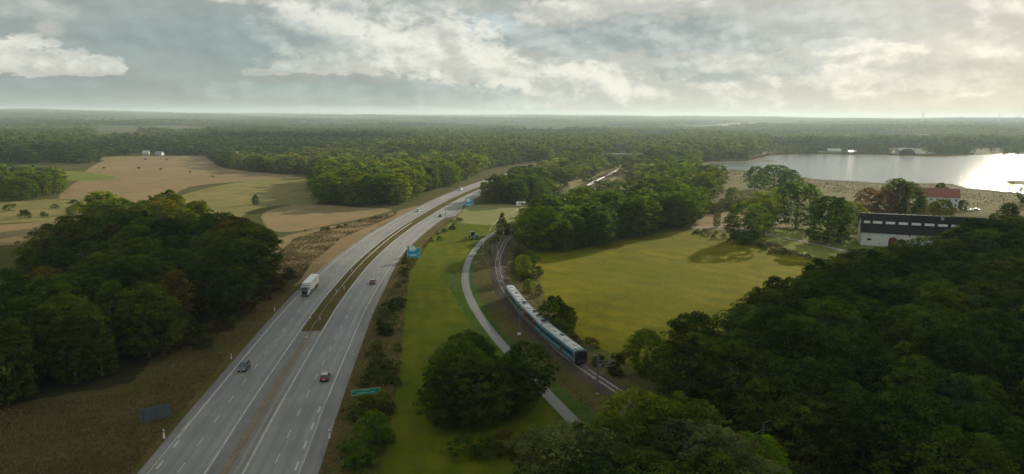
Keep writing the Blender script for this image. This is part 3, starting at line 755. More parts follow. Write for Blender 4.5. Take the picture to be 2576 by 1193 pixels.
wood('C3', 'belt beside the railway', g0((1385, 508), (1440, 505), (1450, 490), (1400, 482)), 11, (9, 12), mixL, bl, 9, keep=0.8)
BARNC = G(2330, 610)
wood('B', 'great dark wood at right', gt(17, (2800, 548), (2576, 556), (2490, 556), (2440, 562), (2395, 584), (2300, 604), (2225, 612), (2160, 628), (2080, 632), (1995, 658), (1935, 704), (1855, 742), (1790, 768), (1722, 796), (1685, 838), (1640, 885), (1585, 925), (1570, 965)) + [(25 * K, 117 * K), (35 * K, 99 * K), (50 * K, 80 * K), (64 * K, 64 * K), (100 * K, 58 * K), (160 * K, 70 * K), (240 * K, 110 * K)], 8.8, (11.5, 20), mixB, bl, 10)
wood('B1', 'clump at the meadow foot', g0((1590, 960), (1660, 950), (1670, 920), (1600, 915)), 7, (8, 11), ['dark green', 'green'], [0, 1], 11)
wood('J', 'bottom thicket by the rails', gt(17, (1270, 1260), (1300, 1130), (1380, 1080), (1425, 1020), (1490, 975), (1560, 960), (1640, 965), (1740, 985), (1800, 1060), (1820, 1290)), 6.4, (15, 19), ['green', 'dark green', 'green', 'olive', 'grey-green'], [0, 1, 3, 5, 4], 12, keep=0.92)
wood('L', 'clump by the cycle path', g0((1085, 1090), (1160, 1112), (1255, 1108), (1300, 1062), (1335, 1005), (1290, 975), (1220, 975), (1150, 1000)), 7.0, (10, 15.5), ['dark green', 'dark green', 'green'], [0, 1, 4, 3], 13)
wood('G1', 'copse at far left', g0((-150, 506), (90, 503), (160, 480), (140, 462), (50, 455), (-150, 460)), 12, (13, 17), mixL + ['bluish green'], bl, 14)

# trees set one by one: base x, base y, top y, variant, tint, width factor
single = [
 (1870, 612, 508, 0, 'dark green', 1.25), (1908, 592, 480, 4, 'olive', 1.0), (1925, 575, 500, 1, 'yellow-green', 1.1), (2002, 574, 457, 2, 'dark green', 1.15), (2080, 612, 492, 6, 'dark green', 1.2), (2135, 595, 505, 1, 'olive', 1.1),
 (2108, 580, 500, 0, 'green', 1.0), (1898, 478, 417, 1, 'bluish green', 1.0), (1945, 486, 413, 2, 'bluish green', 1.3), (1985, 492, 425, 1, 'bluish green', 1.0), (1955, 525, 470, 0, 'yellow-green', 1.2),
 (1935, 550, 500, 1, 'yellow-green', 1.0), (1842, 510, 470, 1, 'olive', 1.2), (1803, 572, 528, 5, 'olive', 0.8), (2183, 540, 470, 0, 'red-brown', 1.1), (2222, 545, 474, 4, 'red-brown', 1.1),
 (2250, 540, 446, 0, 'green', 1.0), (2278, 545, 455, 1, 'green', 1.0), (2312, 548, 490, 5, 'yellow-green', 1.1), (2370, 556, 500, 2, 'yellow-green', 1.0), (2345, 556, 505, 1, 'golden', 0.9), (2362, 515, 457, 3, 'grey-green', 1.2),
 (2318, 530, 500, 1, 'dark green', 1.0), (2420, 530, 503, 1, 'dark green', 1.0), (2535, 575, 508, 3, 'grey-green', 1.6), (2580, 515, 462, 1, 'dark green', 1.0), (2500, 570, 535, 1, 'olive', 1.0),
 (1263, 588, 533, 7, 'yellow-green', 1.5), (1282, 592, 562, 1, 'dark green', 1.2), (2440, 655, 552, 0, 'dark green', 1.3), (2492, 665, 548, 4, 'dark green', 1.3), (2392, 662, 576, 1, 'green', 1.4), (2330, 668, 594, 0, 'green', 1.3), (2262, 662, 600, 5, 'green', 1.4), (2545, 660, 542, 1, 'olive', 1.3), (1600, 1258, 985, 0, 'olive', 1.0), (1685, 1262, 992, 1, 'green', 1.05), (1645, 1225, 1008, 4, 'green', 0.9), (1735, 1250, 1010, 1, 'olive', 1.0), (1322, 1012, 856, 0, 'dark green', 0.95), (1283, 1050, 890, 4, 'dark green', 0.9), (1395, 842, 742, 1, 'dark green', 0.8), (1425, 845, 768, 0, 'dark green', 0.85), (1408, 862, 800, 1, 'green', 0.9),
 (1316, 702, 640, 0, 'olive', 0.9), (1335, 672, 630, 1, 'dark green', 1.0), (1328, 735, 702, 1, 'olive', 1.0), (643, 514, 489, 5, 'dark green', 1.3), (178, 541, 520, 2, 'dark green', 1.2), (1895, 1260, 1098, 2, 'fresh green', 1.1), (1860, 1250, 1150, 0, 'fresh green', 1.0),
 (2545, 480, 455, 1, 'green', 1.0), (1740, 545, 478, 6, 'green', 1.0), (1715, 560, 480, 0, 'green', 1.0), (1101, 348, 322, 7, 'dark green', 2.0), (1124, 349, 323, 7, 'dark green', 2.4), (1078, 350, 330, 7, 'dark green', 1.8),
 (943, 1125, 1030, 1, 'fresh green', 0.9), (960, 1030, 985, 1, 'olive', 1.1),
]
W_PLACE['S'] = ''
own_lab = {0: 'broad dark tree at the near corner of the gravel track', 1: 'olive-topped tree just behind the broad tree at the track corner', 3: 'large spreading tree on the farmyard lawn with its trunk showing', 4: 'dense dark tree between the farmyard and the barn',
 7: 'left one of three bluish trees in front of the lake', 8: 'widest of three bluish trees standing against the lake', 9: 'right one of three bluish trees in front of the lake', 13: 'small slender tree alone in the tan paddock',
 14: 'left half of the red-leaved pair behind the barn', 15: 'right half of the red-leaved pair behind the barn', 16: 'tall green tree right behind the red-leaved pair', 17: 'green tree leaning over the lawn left of the red-roofed house',
 19: 'wide yellow-green tree hiding the front of the red-roofed house', 21: 'thin pale tree rising above the red roof of the house', 24: 'pale feathery willow at the right end of the barn', 27: 'pointed yellow-topped tree beside the cycle path bend',
 28: 'small round tree touching the pointed tree by the cycle path', 41: 'taller dark tree on the far side of the train', 42: 'right-hand dark tree of the pair beyond the train', 44: 'round olive tree between the track and the meadow edge',
 47: 'lone small tree in the middle of the pale pasture', 48: 'low wide tree on the left pasture edge', 49: 'bright fresh green tree in front of the catenary mast at the bottom', 54: 'left one of the tall spruces standing above the middle wood', 55: 'rightmost and stoutest spruce above the middle wood', 56: 'smallest spruce above the middle wood', 57: 'bright green tree near the green sign on the verge', 39: 'right-hand tree of the clump by the cycle path', 40: 'front tree of the clump by the cycle path, nearest the path', 35: 'olive tree hiding the rails at the bottom, left of its green neighbours', 36: 'green tree right of centre among those hiding the rails', 37: 'green tree between the two front trees hiding the rails', 38: 'rightmost olive tree hiding the rails at the bottom', 29: 'dark tree overlapping the right third of the barn roof', 30: 'dark tree hiding the right end of the barn', 31: 'green tree before the barn wall right of the arched door', 32: 'round green tree in front of the barn just right of the door', 33: 'narrow birch reaching up beside the arched barn door', 34: 'olive tree at the picture edge right of the barn'}
for i, (bx, by, ty, v, ti, wf) in enumerate(single):
    x, y = G(bx, by)
    lo, hi = 0.0, H - 0.5
    for _ in range(40):
        mid = (lo + hi) / 2
        if float(project(x, y, mid)[1]) > ty: lo = mid
        else: hi = mid
    t = T(x, y, lo / SPEC[v][1], v, ti, 'S', (wf, own_lab.get(i))); TREES.append(t)

# far country: open fields draped on the hills, then woods out to the skyline
FAR_FIELDS = [[(1270, 336), (1330, 322), (1450, 322), (1420, 337)], [(1560, 358), (1600, 342), (1720, 342), (1690, 358)], [(60, 318), (250, 309), (440, 310), (300, 320)], [(1650, 324), (1880, 315), (2020, 318), (1800, 327)], [(2180, 352), (2230, 340), (2380, 341), (2330, 352)]]
for q_ in FAR_FIELDS:
    P = np.array([G(*p) for p in q_]); n_ = 14; u, v = np.meshgrid(np.linspace(0, 1, n_), np.linspace(0, 1, n_))
    XY = ((1 - u) * (1 - v))[..., None] * P[0] + (u * (1 - v))[..., None] * P[3] + (u * v)[..., None] * P[2] + ((1 - u) * v)[..., None] * P[1]
    ff = np.concatenate([XY, (terrain(XY[..., 0], XY[..., 1]) + 1.5)[..., None]], -1).reshape(-1, 3); ix = np.arange(n_ * n_).reshape(n_, n_)
    o = link_mesh('far_field', np_mesh('far_field', ff, np.stack([ix[:-1, :-1], ix[:-1, 1:], ix[1:, 1:], ix[1:, :-1]], -1).reshape(-1, 4), M['pasture'])); o['kind'] = 'structure'
FORE = [(-500, 276), (-500, 412), (-100, 412), (235, 412), (245, 393), (300, 391), (345, 391), (430, 391), (528, 391), (545, 416), (640, 432), (740, 440), (800, 446), (1000, 444), (1120, 440), (1215, 427), (1290, 414), (1335, 404), (1346, 425), (1358, 447), (1400, 456), (1470, 457), (1560, 436), (1590, 446), (1640, 462), (1700, 456), (1742, 440),
        (1752, 408), (1790, 405), (1877, 402), (1905, 390), (1945, 378), (2064, 376), (2200, 374), (2576, 372), (3100, 372), (3100, 298), (1288, 289)]
HOLES = [[(215, 362), (240, 322), (345, 322), (360, 358)], [(1925, 362), (1930, 352), (1962, 341), (1970, 346), (1955, 364)], [(1540, 405), (1548, 385), (1600, 383), (1590, 405)],
         [(352, 393), (352, 383), (410, 383), (410, 393)], [(582, 404), (585, 390), (620, 390), (618, 404)], [(1785, 392), (1785, 380), (1815, 380), (1815, 392)], [(2100, 386), (2100, 372), (2320, 372), (2320, 390)], [(2505, 364), (2505, 354), (2550, 354), (2550, 364)],
         [(1510, 395), (1510, 380), (1610, 380), (1610, 392)], [(700, 318), (760, 314), (980, 316), (900, 320)], [(1100, 306), (1300, 304), (1320, 308), (1120, 310)]] + FAR_FIELDS
far = []
rng = np.random.default_rng(21)
def band(r0, r1, dens, size):
    a0, a1 = math.radians(-43), math.radians(43)
    n = int(0.5 * (a1 - a0) * (r1 * r1 - r0 * r0) / dens)
    a = rng.uniform(a0, a1, n); r = np.sqrt(rng.uniform(r0 * r0, r1 * r1, n))
    x, y = r * np.sin(a), r * np.cos(a); z = terrain(x, y)
    # judged on flat ground so that the open land keeps its place
    px, py = project(x, y, np.zeros_like(x))
    m = in_poly(px, py, FORE)
    for h_ in HOLES: m &= ~in_poly(px, py, h_)
    x, y, z = x[m], y[m], z[m]
    # clearings
    if r0 > 1500:
        cl = np.sin(x / 330 + 2) * np.sin(y / 710 + 1) + 0.5 * np.sin(x / 140 + y / 260)
        k = cl < 0.98; x, y, z = x[k], y[k], z[k]
    if r0 < 1500:
        k = ~blocked(x, y); x, y, z = x[k], y[k], z[k]
    return x, y, z, np.full(len(x), size)
bands = [band(520, 1000, 150, 1.35), band(1000, 1900, 190, 1.45), band(1900, 3600, 420, 1.9), band(3600, 13500, 2600, 3.2)]
FX = [np.concatenate([q[i] for q in bands]) for i in range(4)]
prefT = np.array([TINT[t] for t in ['green', 'green', 'olive', 'olive', 'yellow-green', 'bluish green', 'dark green', 'green', 'grey-green', 'grey-green']])
# nearest default trees become trees of their own: they join the candidate list
x, y, z, s_ = FX
r = np.hypot(x, y); px, py = project(x, y, z + 8)
nearm = (r < 640) & (px > -60) & (px < 2640)
W_PLACE['F'] = 'middle wood'; W_PLACE['R'] = 'wood beyond the rails'
names = list(TINT)
rr = random.Random(5)
for i in np.nonzero(nearm)[0]:
    v = rr.choice(bl); TREES.append(T(float(x[i]), float(y[i]), rr.uniform(15, 21) / SPEC[v][1], v, rr.choice(mixL), 'F' if px[i] < 1330 else 'R'))
keep = ~nearm
FX = [q[keep] for q in FX]

# rank all candidates by the size they show; blanket the rest into one mass
def in_view(t):
    a, b = project(t.x, t.y, t.z + SPEC[t.v][1] * t.s); c, d = project(t.x, t.y, t.z)
    w = F * SPEC[t.v][2] * t.s / math.hypot(t.x, t.y)
    return a > -w * 0.8 and a < 2576 + w * 0.8 and b < 1185 and d > 0
# how far each crown top stands clear of crowns in front of it
def clear(t, lst):
    return True
cand = [t for t in TREES if in_view(t)]
hid = {id(t) for t in TREES} - {id(t) for t in cand}
# visible area estimate: cover a coarse picture grid front to back
grid = np.zeros((300, 644), bool)
for t in sorted(cand, key=lambda t: math.hypot(t.x, t.y)):
    d = math.hypot(t.x, t.y); R_w = F * SPEC[t.v][2] * t.s * 0.85 / d / 4
    a, b = project(t.x, t.y, t.z + SPEC[t.v][1] * t.s); c, e = project(t.x, t.y, t.z + 1)
    x0, x1 = int(max(0, a / 4 - R_w)), int(min(644, a / 4 + R_w + 1)); y0, y1 = int(max(0, b / 4)), int(min(300, e / 4 + 1))
    if x1 <= x0 or y1 <= y0: t.px = 0; continue
    sub = grid[y0:y1, x0:x1]; t.px = float((~sub).sum()) + 0.001; sub[:] = True
cand.sort(key=lambda t: (t.wood != 'S', -t.px))
OWN = cand[:296]; REST = cand[296:] + [t for t in TREES if id(t) in hid]

ORD = ['first', 'second', 'third', 'fourth', 'fifth', 'sixth', 'seventh', 'eighth', 'ninth', 'tenth', 'eleventh', 'twelfth', 'thirteenth', 'fourteenth', 'fifteenth', 'sixteenth', 'seventeenth', 'eighteenth', 'nineteenth', 'twentieth',
       'twenty-first', 'twenty-second', 'twenty-third', 'twenty-fourth', 'twenty-fifth', 'twenty-sixth', 'twenty-seventh', 'twenty-eighth', 'twenty-ninth', 'thirtieth']
labels = {}
for key in W_PLACE:
    grp = [t for t in OWN if t.wood == key]
    if key == 'S' or not grp: continue
    grp.sort(key=lambda t: math.hypot(t.x, t.y))
    nrow = max(1, round(math.sqrt(len(grp) / 2.2))); per_ = math.ceil(len(grp) / nrow)
    for rj in range(nrow):
        row = sorted(grp[rj * per_:(rj + 1) * per_], key=lambda t: float(project(t.x, t.y, t.z)[0]))
        rown = 'front row' if rj == 0 else ('back row' if rj == nrow - 1 and nrow > 1 else ORD[rj] + ' row')
        hs = [t.s * SPEC[t.v][1] for t in row]
        for cj, t in enumerate(row):
            h_ = t.s * SPEC[t.v][1]; sz = 'tall ' if h_ > 18.5 else ('low ' if h_ < 13 else '')
            pos = 'leftmost' if cj == 0 else ('rightmost' if cj == len(row) - 1 else ORD[min(cj, 29)] + ' from left')
            labels[id(t)] = f"{sz}{t.tint} tree, {pos} in {rown}, {W_PLACE[key]}"
far_obj_s = {'A': 'trees of the left roadside wood', 'B': 'trees of the dark wood on the right', 'S': None}
SLAB = ['tree %s' % q for q in ()] or [f'{t.tint} tree, {ORD[i]} from left among the garden and trackside trees' for i, t in enumerate(sorted([t for t in OWN if t.wood == 'S' and not t.own[1]], key=lambda t: float(project(t.x, t.y, 0)[0])))]
_q = sorted([t for t in OWN if t.wood == 'S' and not t.own[1]], key=lambda t: float(project(t.x, t.y, 0)[0])); SLABD = {id(t): l for t, l in zip(_q, SLAB)}
for t in OWN:
    d = math.hypot(t.x, t.y); lod = 0 if d < 330 else (1 if d < 620 else 2)
    nm = {7: 'spruce_tree', 3: 'birch_tree', 5: 'birch_tree'}.get(t.v, 'broadleaf_tree')
    o = empty(nm, (t.x, t.y, t.z), random.uniform(0, 6.28))
    wf = t.own[0] if t.own else wide(t.wood)
    o.scale = (t.s * wf, t.s * wf, t.s)
    lab = t.own[1] if t.own and t.own[1] else labels.get(id(t))
    if not lab:
        a, b = project(t.x, t.y, 0); lab = SLABD[id(t)]
    tag(o, lab, 'tree', None if t.wood == 'S' else 'trees of the ' + W_PLACE[t.wood])
    if t.wood == 'S': o['group'] = 'trees standing singly'
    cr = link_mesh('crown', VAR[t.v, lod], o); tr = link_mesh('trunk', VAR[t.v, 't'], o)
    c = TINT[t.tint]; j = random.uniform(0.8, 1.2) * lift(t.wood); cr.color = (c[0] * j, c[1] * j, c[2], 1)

# two half-bare trees at the bottom, twigs showing
for i, (bx, by, sc_) in enumerate([(1560, 1120, 0.62), (1625, 1105, 0.66), (1395, 1230, 0.55)]):
    x, y = G(bx, by); o = empty('half_bare_tree', (x, y, 0), i * 1.3, sc_)
    tag(o, ['half-bare grey tree, left one above the bottom thicket', 'half-bare grey tree beside the railway wires', 'thin twiggy tree in the bottom middle scrub'][i], 'tree', 'half-bare trees')
    c = link_mesh('crown', BARE, o); c.color = (0.09, 0.085, 0.035, 1); link_mesh('trunk', BARET, o)

# masses (geometry-node instances): remaining trees and the far country
src = bpy.data.collections.new('far_tree_kinds')
FARV = []
for i in range(7):
    sh, h_, r_, z_ = SPEC[i]
    for lv, (nc, nl, sz) in enumerate([(60, 26, 0.70), (26, 11, 1.35)]):
        me = crown_mesh('far_crown', 700 + i * 3 + lv, h_, r_, z_ * 0.6, sh, nc, nl, sz, M['leaf_far'])
        o = bpy.data.objects.new('src_%02d' % (lv * 7 + i), me); src.objects.link(o)
NV = 7
def scatter(name, label, P, S, R, I, TN, cat=None):
    me = bpy.data.meshes.new(name); me.vertices.add(len(P)); me.vertices.foreach_set('co', np.asarray(P, np.float32).ravel())
    for an, ty, dat in (('isc', 'FLOAT_VECTOR', S), ('irot', 'FLOAT', R), ('iidx', 'INT', I), ('tint', 'FLOAT_VECTOR', TN)):
        a = me.attributes.new(an, ty, 'POINT')
        a.data.foreach_set('vector' if ty == 'FLOAT_VECTOR' else 'value', np.asarray(dat, np.int32 if ty == 'INT' else np.float32).ravel())
    o = link_mesh(name, me); o['kind'] = 'stuff'; o['label'] = label
    ng = bpy.data.node_groups.new(name, 'GeometryNodeTree')
    ng.interface.new_socket('Geometry', in_out='INPUT', socket_type='NodeSocketGeometry'); ng.interface.new_socket('Geometry', in_out='OUTPUT', socket_type='NodeSocketGeometry')
    gi = ng.nodes.new('NodeGroupInput'); go = ng.nodes.new('NodeGroupOutput')
    ip = ng.nodes.new('GeometryNodeInstanceOnPoints'); ci = ng.nodes.new('GeometryNodeCollectionInfo'); ci.inputs[0].default_value = src
    ci.inputs['Separate Children'].default_value = True; ci.inputs['Reset Children'].default_value = True
    def na(nm, ty):
        q = ng.nodes.new('GeometryNodeInputNamedAttribute'); q.data_type = ty; q.inputs[0].default_value = nm; return q.outputs[0]
    cx = ng.nodes.new('ShaderNodeCombineXYZ'); ng.links.new(na('irot', 'FLOAT'), cx.inputs[2])
    ng.links.new(gi.outputs[0], ip.inputs['Points']); ng.links.new(ci.outputs[0], ip.inputs['Instance'])
    ip.inputs['Pick Instance'].default_value = True; ng.links.new(na('iidx', 'INT'), ip.inputs['Instance Index'])
    ng.links.new(cx.outputs[0], ip.inputs['Rotation']); ng.links.new(na('isc', 'FLOAT_VECTOR'), ip.inputs['Scale'])
    ng.links.new(ip.outputs[0], go.inputs[0])
    md = o.modifiers.new('scatter', 'NODES'); md.node_group = ng
    return o
rg = np.random.default_rng(9)
if REST:
    n = len(REST)
    s_ = np.array([t.s * (t.own[0] if t.own else wide(t.wood)) for t in REST])
    scatter('wood_canopy', 'remaining trees standing inside and behind the named woods', [(t.x, t.y, t.z) for t in REST], np.stack([s_, s_, [t.s for t in REST]], 1), rg.uniform(0, 6.28, n), [min(t.v, 6) + (0 if math.hypot(t.x, t.y) < 700 else NV) for t in REST], [tuple(q * lift(t.wood) for q in TINT[t.tint]) for t in REST])
sx_, sy_ = rg.uniform(1900, 2700, 900), rg.uniform(375.5, 389, 900)
kx = (np.sin(sx_ / 31) + rg.normal(0, 0.7, 900) > 0.1) & ((sx_ < 2240) | (sx_ > 2330) | (sy_ < 379))
gp = np.array([G(a, b) for a, b in zip(sx_[kx], sy_[kx])])
FX = [np.concatenate([FX[0], gp[:, 0]]), np.concatenate([FX[1], gp[:, 1]]), np.concatenate([FX[2], np.zeros(len(gp))]), np.concatenate([FX[3], np.full(len(gp), 0.62)])]
x, y, z, s_ = FX; n = len(x); r = np.hypot(x, y)
base_s = s_ * rg.uniform(0.72, 1.2, n); hs = np.where(r < 1900, rg.uniform(0.72, 1.22, n) * np.where(s_ < 0.8, 0.55, 1.0), rg.uniform(0.8, 1.2, n))
tn = prefT[rg.integers(0, len(prefT), n)] * rg.uniform(0.8, 1.3, (n, 1)) * 1.35
# broad stands: dark-blue shadow patches and paler hazy ones put into the tint
tn = np.where((r > 900)[:, None], tn * 0.45 + 0.55 * np.array([0.088, 0.104, 0.036]), tn)
st = np.sin(x / 180 + 1) * np.sin(y / 420 + 2)
tn = np.where((st > 0.45)[:, None], tn * np.array([0.50, 0.68, 1.0]), tn)
st2 = np.sin(x / 410 + 3 * np.sin(y / 900)) * np.sin(y / 650 + 1)
tn = np.where((st2 > 0.5)[:, None], tn * np.array([1.35, 1.25, 1.1]), tn); hs = np.where(st2 > 0.5, hs * 0.8, hs)
scatter('far_forest', 'broadleaf forest covering the country out to the skyline', np.stack([x, y, z - 0.2], 1), np.stack([base_s, base_s, hs], 1), rg.uniform(0, 6.28, n), rg.integers(0, NV, n) + np.where(r < 1050, 0, NV), tn)
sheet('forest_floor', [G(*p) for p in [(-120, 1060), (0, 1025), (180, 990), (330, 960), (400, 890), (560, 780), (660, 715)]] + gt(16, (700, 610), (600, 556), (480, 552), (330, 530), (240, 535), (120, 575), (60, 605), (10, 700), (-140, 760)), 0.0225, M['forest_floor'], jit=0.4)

# ------------------------------------------------------------------ shrubs
shr = []
def shrubs(poly, dmin, sr, tints, place, group, seed, keep=1.0):
    xs, ys = poisson_s(poly, dmin, keep, seed); r_ = random.Random(seed)
    for x, y in zip(xs, ys): shr.append((float(x), float(y), r_.uniform(*sr), r_.choice(tints), place, group, r_.randrange(4)))
def poisson_s(poly, dmin, keep, seed):
    rng = np.random.default_rng(seed); P = np.array(poly); x0, y0 = P.min(0); x1, y1 = P.max(0)
    n = int((x1 - x0) * (y1 - y0) / dmin ** 2 * 1.2) + 1
    gx, gy = rng.uniform(x0, x1, n), rng.uniform(y0, y1, n)
    m = in_poly(gx, gy, poly) & (rng.uniform(size=n) < keep) ; gx, gy = gx[m], gy[m]
    m = (road.dist(gx, gy) > 16.0) & (rail.dist(gx, gy) > 4.4) & (path.dist(gx, gy) > 3.2)
    return gx[m], gy[m]
shrubs(g0((900, 1010), (925, 890), (960, 800), (985, 760), (1012, 765), (1010, 860), (1000, 960), (985, 1040), (900, 1070)), 4.6, (0.45, 1.0), ['dark green', 'olive', 'green', 'olive', 'grey-green'], 'right verge thicket', 'shrubs on the right verge', 31)
shrubs(g0((985, 760), (1000, 690), (1030, 645), (1052, 650), (1030, 700), (1015, 765)), 5.5, (0.35, 0.75), ['dark green', 'olive'], 'verge by the blue sign', 'shrubs on the right verge', 32)
shrubs(g0((870, 1193), (905, 1060), (985, 1050), (975, 1120), (930, 1193)), 5.5, (0.5, 0.95), ['green', 'olive', 'fresh green'], 'below the green sign', 'shrubs below the green sign', 33)
shrubs(g0((400, 950), (440, 880), (520, 815), (600, 765), (690, 705), (745, 690), (735, 712), (640, 775), (560, 840), (470, 910), (420, 950)), 3.9, (0.35, 1.0), ['dark green', 'green', 'rust-brown', 'olive', 'rust-brown'], 'bank under the left wood', 'shrubs under the left roadside wood', 34)
shrubs(g0((1360, 720), (1380, 800), (1445, 850), (1500, 882), (1570, 915), (1560, 960), (1490, 930), (1440, 880), (1380, 820), (1345, 720)), 4.5, (0.4, 0.75), ['rust-brown', 'olive', 'dark green', 'rust-brown'], 'bank behind the train', 'shrubs on the railway bank', 35)
shrubs(g0((1290, 640), (1345, 650), (1360, 700), (1340, 720), (1300, 700)), 5, (0.6, 1.0), ['dark green', 'olive'], 'track side, wood corner', 'shrubs at the wood corner', 36)
shrubs(g0((1150, 1140), (1280, 1125), (1360, 1080), (1400, 1100), (1350, 1160), (1250, 1193), (1150, 1180)), 5.0, (0.6, 1.1), ['rust-brown', 'olive', 'green', 'golden', 'dark green'], 'bottom middle scrub', 'scrub at the bottom middle', 37)
shrubs(g0((1690, 520), (1790, 515), (1860, 520), (1900, 500), (1880, 540), (1790, 538), (1700, 535)), 7.5, (0.8, 1.5), ['green', 'olive', 'bluish green', 'rust-brown'], 'hedge behind the paddock', 'shrubs behind the paddock', 38)
shrubs(g0((1735, 585), (1790, 580), (1835, 590), (1900, 612), (2020, 640), (2040, 655), (1900, 632), (1810, 605), (1740, 592)), 6.5, (0.35, 0.7), ['olive', 'rust-brown', 'dark green'], 'top edge of the right meadow', 'shrubs along the meadow top', 39)
shrubs(g0((735, 588), (860, 566), (960, 546), (1010, 532), (1010, 537), (860, 574), (740, 594)), 7, (0.3, 0.55), ['dark green', 'olive'], 'near brown field edge', 'bushes along the near brown field', 40)
shrubs(g0((0, 530), (200, 515), (240, 530), (0, 560)), 17, (0.7, 1.3), ['dark green', 'olive'], 'pasture at the far left', 'bushes on the left pasture', 41)
shrubs(g0((1130, 560), (1165, 540), (1150, 575), (1095, 615), (1070, 620)), 6.5, (0.3, 0.6), ['olive', 'golden', 'dark green'], 'lay-by verge', 'bushes by the lay-by', 42)
shrubs(g0((1230, 640), (1240, 600), (1255, 590), (1262, 600), (1248, 640)), 5, (0.4, 0.7), ['olive', 'rust-brown'], 'between path and track', 'bushes between path and track', 43)
shrubs(g0((1385, 512), (1400, 462), (1470, 458), (1490, 450), (1500, 480), (1560, 450), (1590, 450), (1640, 480), (1600, 520), (1500, 540)), 13, (1.0, 2.2), ['olive', 'green', 'yellow-green', 'dark green'], 'beside the far rails', 'bushes beside the far rails', 46)
shrubs(g0((260, 470), (330, 440), (420, 405), (250, 402), (110, 430), (180, 460)), 34, (0.9, 1.7), ['dark green', 'olive'], 'far brown field edge', 'bushes round the far brown field', 44, 0.6)
shrubs(g0((2430, 560), (2576, 590), (2576, 560), (2450, 545)), 8, (0.9, 1.5), ['olive', 'green', 'grey-green'], 'behind the barn', 'bushes behind the barn', 45)
shr = shr[:298]
bygrp = {}
for s in shr: bygrp.setdefault(s[4], []).append(s)
WH = ['lowest', 'nearest', 'small', 'wide', 'round', 'ragged']
for place, L_ in bygrp.items():
    L_.sort(key=lambda s: -float(project(s[0], s[1], 0)[1])); n = len(L_)
    # rows from near to far, then left to right
    nrow = max(1, round(math.sqrt(n / 3))); per_ = math.ceil(n / nrow)
    for rj in range(nrow):
        row = sorted(L_[rj * per_:(rj + 1) * per_], key=lambda s: float(project(s[0], s[1], 0)[0]))
        for cj, (x, y, s, ti, pl, gp, v) in enumerate(row):
            o = empty('shrub', (x, y, 0), random.uniform(0, 6.28), s); o.scale = (s * random.uniform(0.9, 1.3), s * random.uniform(0.9, 1.3), s)
            pos = ORD[min(cj, 29)] + ' from left' if len(row) > 1 else 'only one'
            rn = ('nearest row' if rj == 0 else ('farthest row' if rj == nrow - 1 else ORD[rj] + ' row'))
            tag(o, f"{ti} shrub, {pos}, {rn}, {pl}", 'shrub', gp)
            c = link_mesh('crown', BUSH[v], o); link_mesh('stem', BUSHT, o); q = TINT[ti]; c.color = (q[0], q[1], q[2], 1)

# ------------------------------------------------------------------ buildings
def gable(root, L, Dp, eave, ridge, wall, roofm, ov=0.4, th=0.22, name='wall'):
    "long side along local x, front faces -y; walls as one shell, roof as two slopes"
    mb = MB(); x, y = L / 2, Dp / 2
    prof = [(-y, 0), (y, 0), (y, eave), (0, ridge - th - 0.05), (-y, eave)]
    mb.loft([[(-x, a, b) for a, b in prof], [(x, a, b) for a, b in prof]]).build(name, wall, root)
    sl = math.hypot(y + ov, (ridge - eave) * (y + ov) / y); an = math.atan2(ridge - eave, y)
    for sg in (-1, 1):
        cyy = sg * (y + ov) / 2; cz = ridge - (ridge - eave) * ((y + ov) / 2) / y
        MB().box((0, cyy, cz + th * 0.5), (L + 2 * ov, sl + 0.02, th), M=Matrix.Rotation(-sg * an, 3, 'X')).build('roof', roofm, root)

def slab_pts(root, name, pts, mat, th=0.12):
    "thin slab over a quad given as 4 points, thickened downwards"
    P = [Vector(p) for p in pts]; n = (P[1] - P[0]).cross(P[3] - P[0]).normalized()
    if n.z < 0: n = -n
    Q = [p - n * th for p in P]
    return MB().add(P + Q, [(0, 1, 2, 3), (7, 6, 5, 4), (0, 4, 5, 1), (1, 5, 6, 2), (2, 6, 7, 3), (3, 7, 4, 0)]).build(name, mat, root)

# long barn with a clerestory of white lights between two roof slopes
bx, by = G(2167.7, 581.5, 6.6); bx2, by2 = G(2377.0, 592.3, 6.6)
ba = math.atan2(by2 - by, bx2 - bx); BL = 51.0; BD = 14.5
barn = empty('barn', (bx + math.cos(ba) * BL / 2 - math.sin(ba) * BD / 2, by + math.sin(ba) * BL / 2 + math.cos(ba) * BD / 2, 0), ba)
tag(barn, 'long white barn with black roof and a row of white roof lights', 'barn')
ev, st0, st1, rg_ = 6.6, 9.7, 11.3, 14.2; x = BL / 2; y = BD / 2; ys = -y * 0.45
MB().loft([[(q, a, b) for a, b in [(-y, 0), (y, 0), (y, ev), (0, rg_ - .3), (ys, st1 - .25), (ys, st0 - .3), (-y, ev)]] for q in (-x, x)]).build('wall', M['plaster'], barn)
slab_pts(barn, 'roof', [(-x - .4, -y - .5, ev - .35), (x + .4, -y - .5, ev - .35), (x + .4, ys, st0), (-x - .4, ys, st0)], M['roof_dark'], 0.25)
slab_pts(barn, 'roof', [(-x - .4, ys - .22, st1 + .06), (x + .4, ys - .22, st1 + .06), (x + .4, 0, rg_), (-x - .4, 0, rg_)], M['roof_dark'], 0.25)
slab_pts(barn, 'roof', [(-x - .4, y + .5, ev - .35), (x + .4, y + .5, ev - .35), (x + .4, 0.01, rg_), (-x - .4, 0.01, rg_)], M['roof_dark'], 0.25)
n_l = 12; pitch_l = 5.35
MB().box((0, ys - 0.06, (st0 + st1) / 2), (BL + 0.2, 0.08, st1 - st0)).build('clerestory_board', M['black'], barn)
for i in range(9):
    cxl = -x + (0.9 if i == 0 else 0.0) + 1.5 + i * pitch_l
    MB().box((cxl, ys - 0.16, (st0 + st1) / 2 + 0.0), (2.6 if i == 0 else 3.9, 0.10, 1.15)).build('roof_light', M['bright_white'], barn)
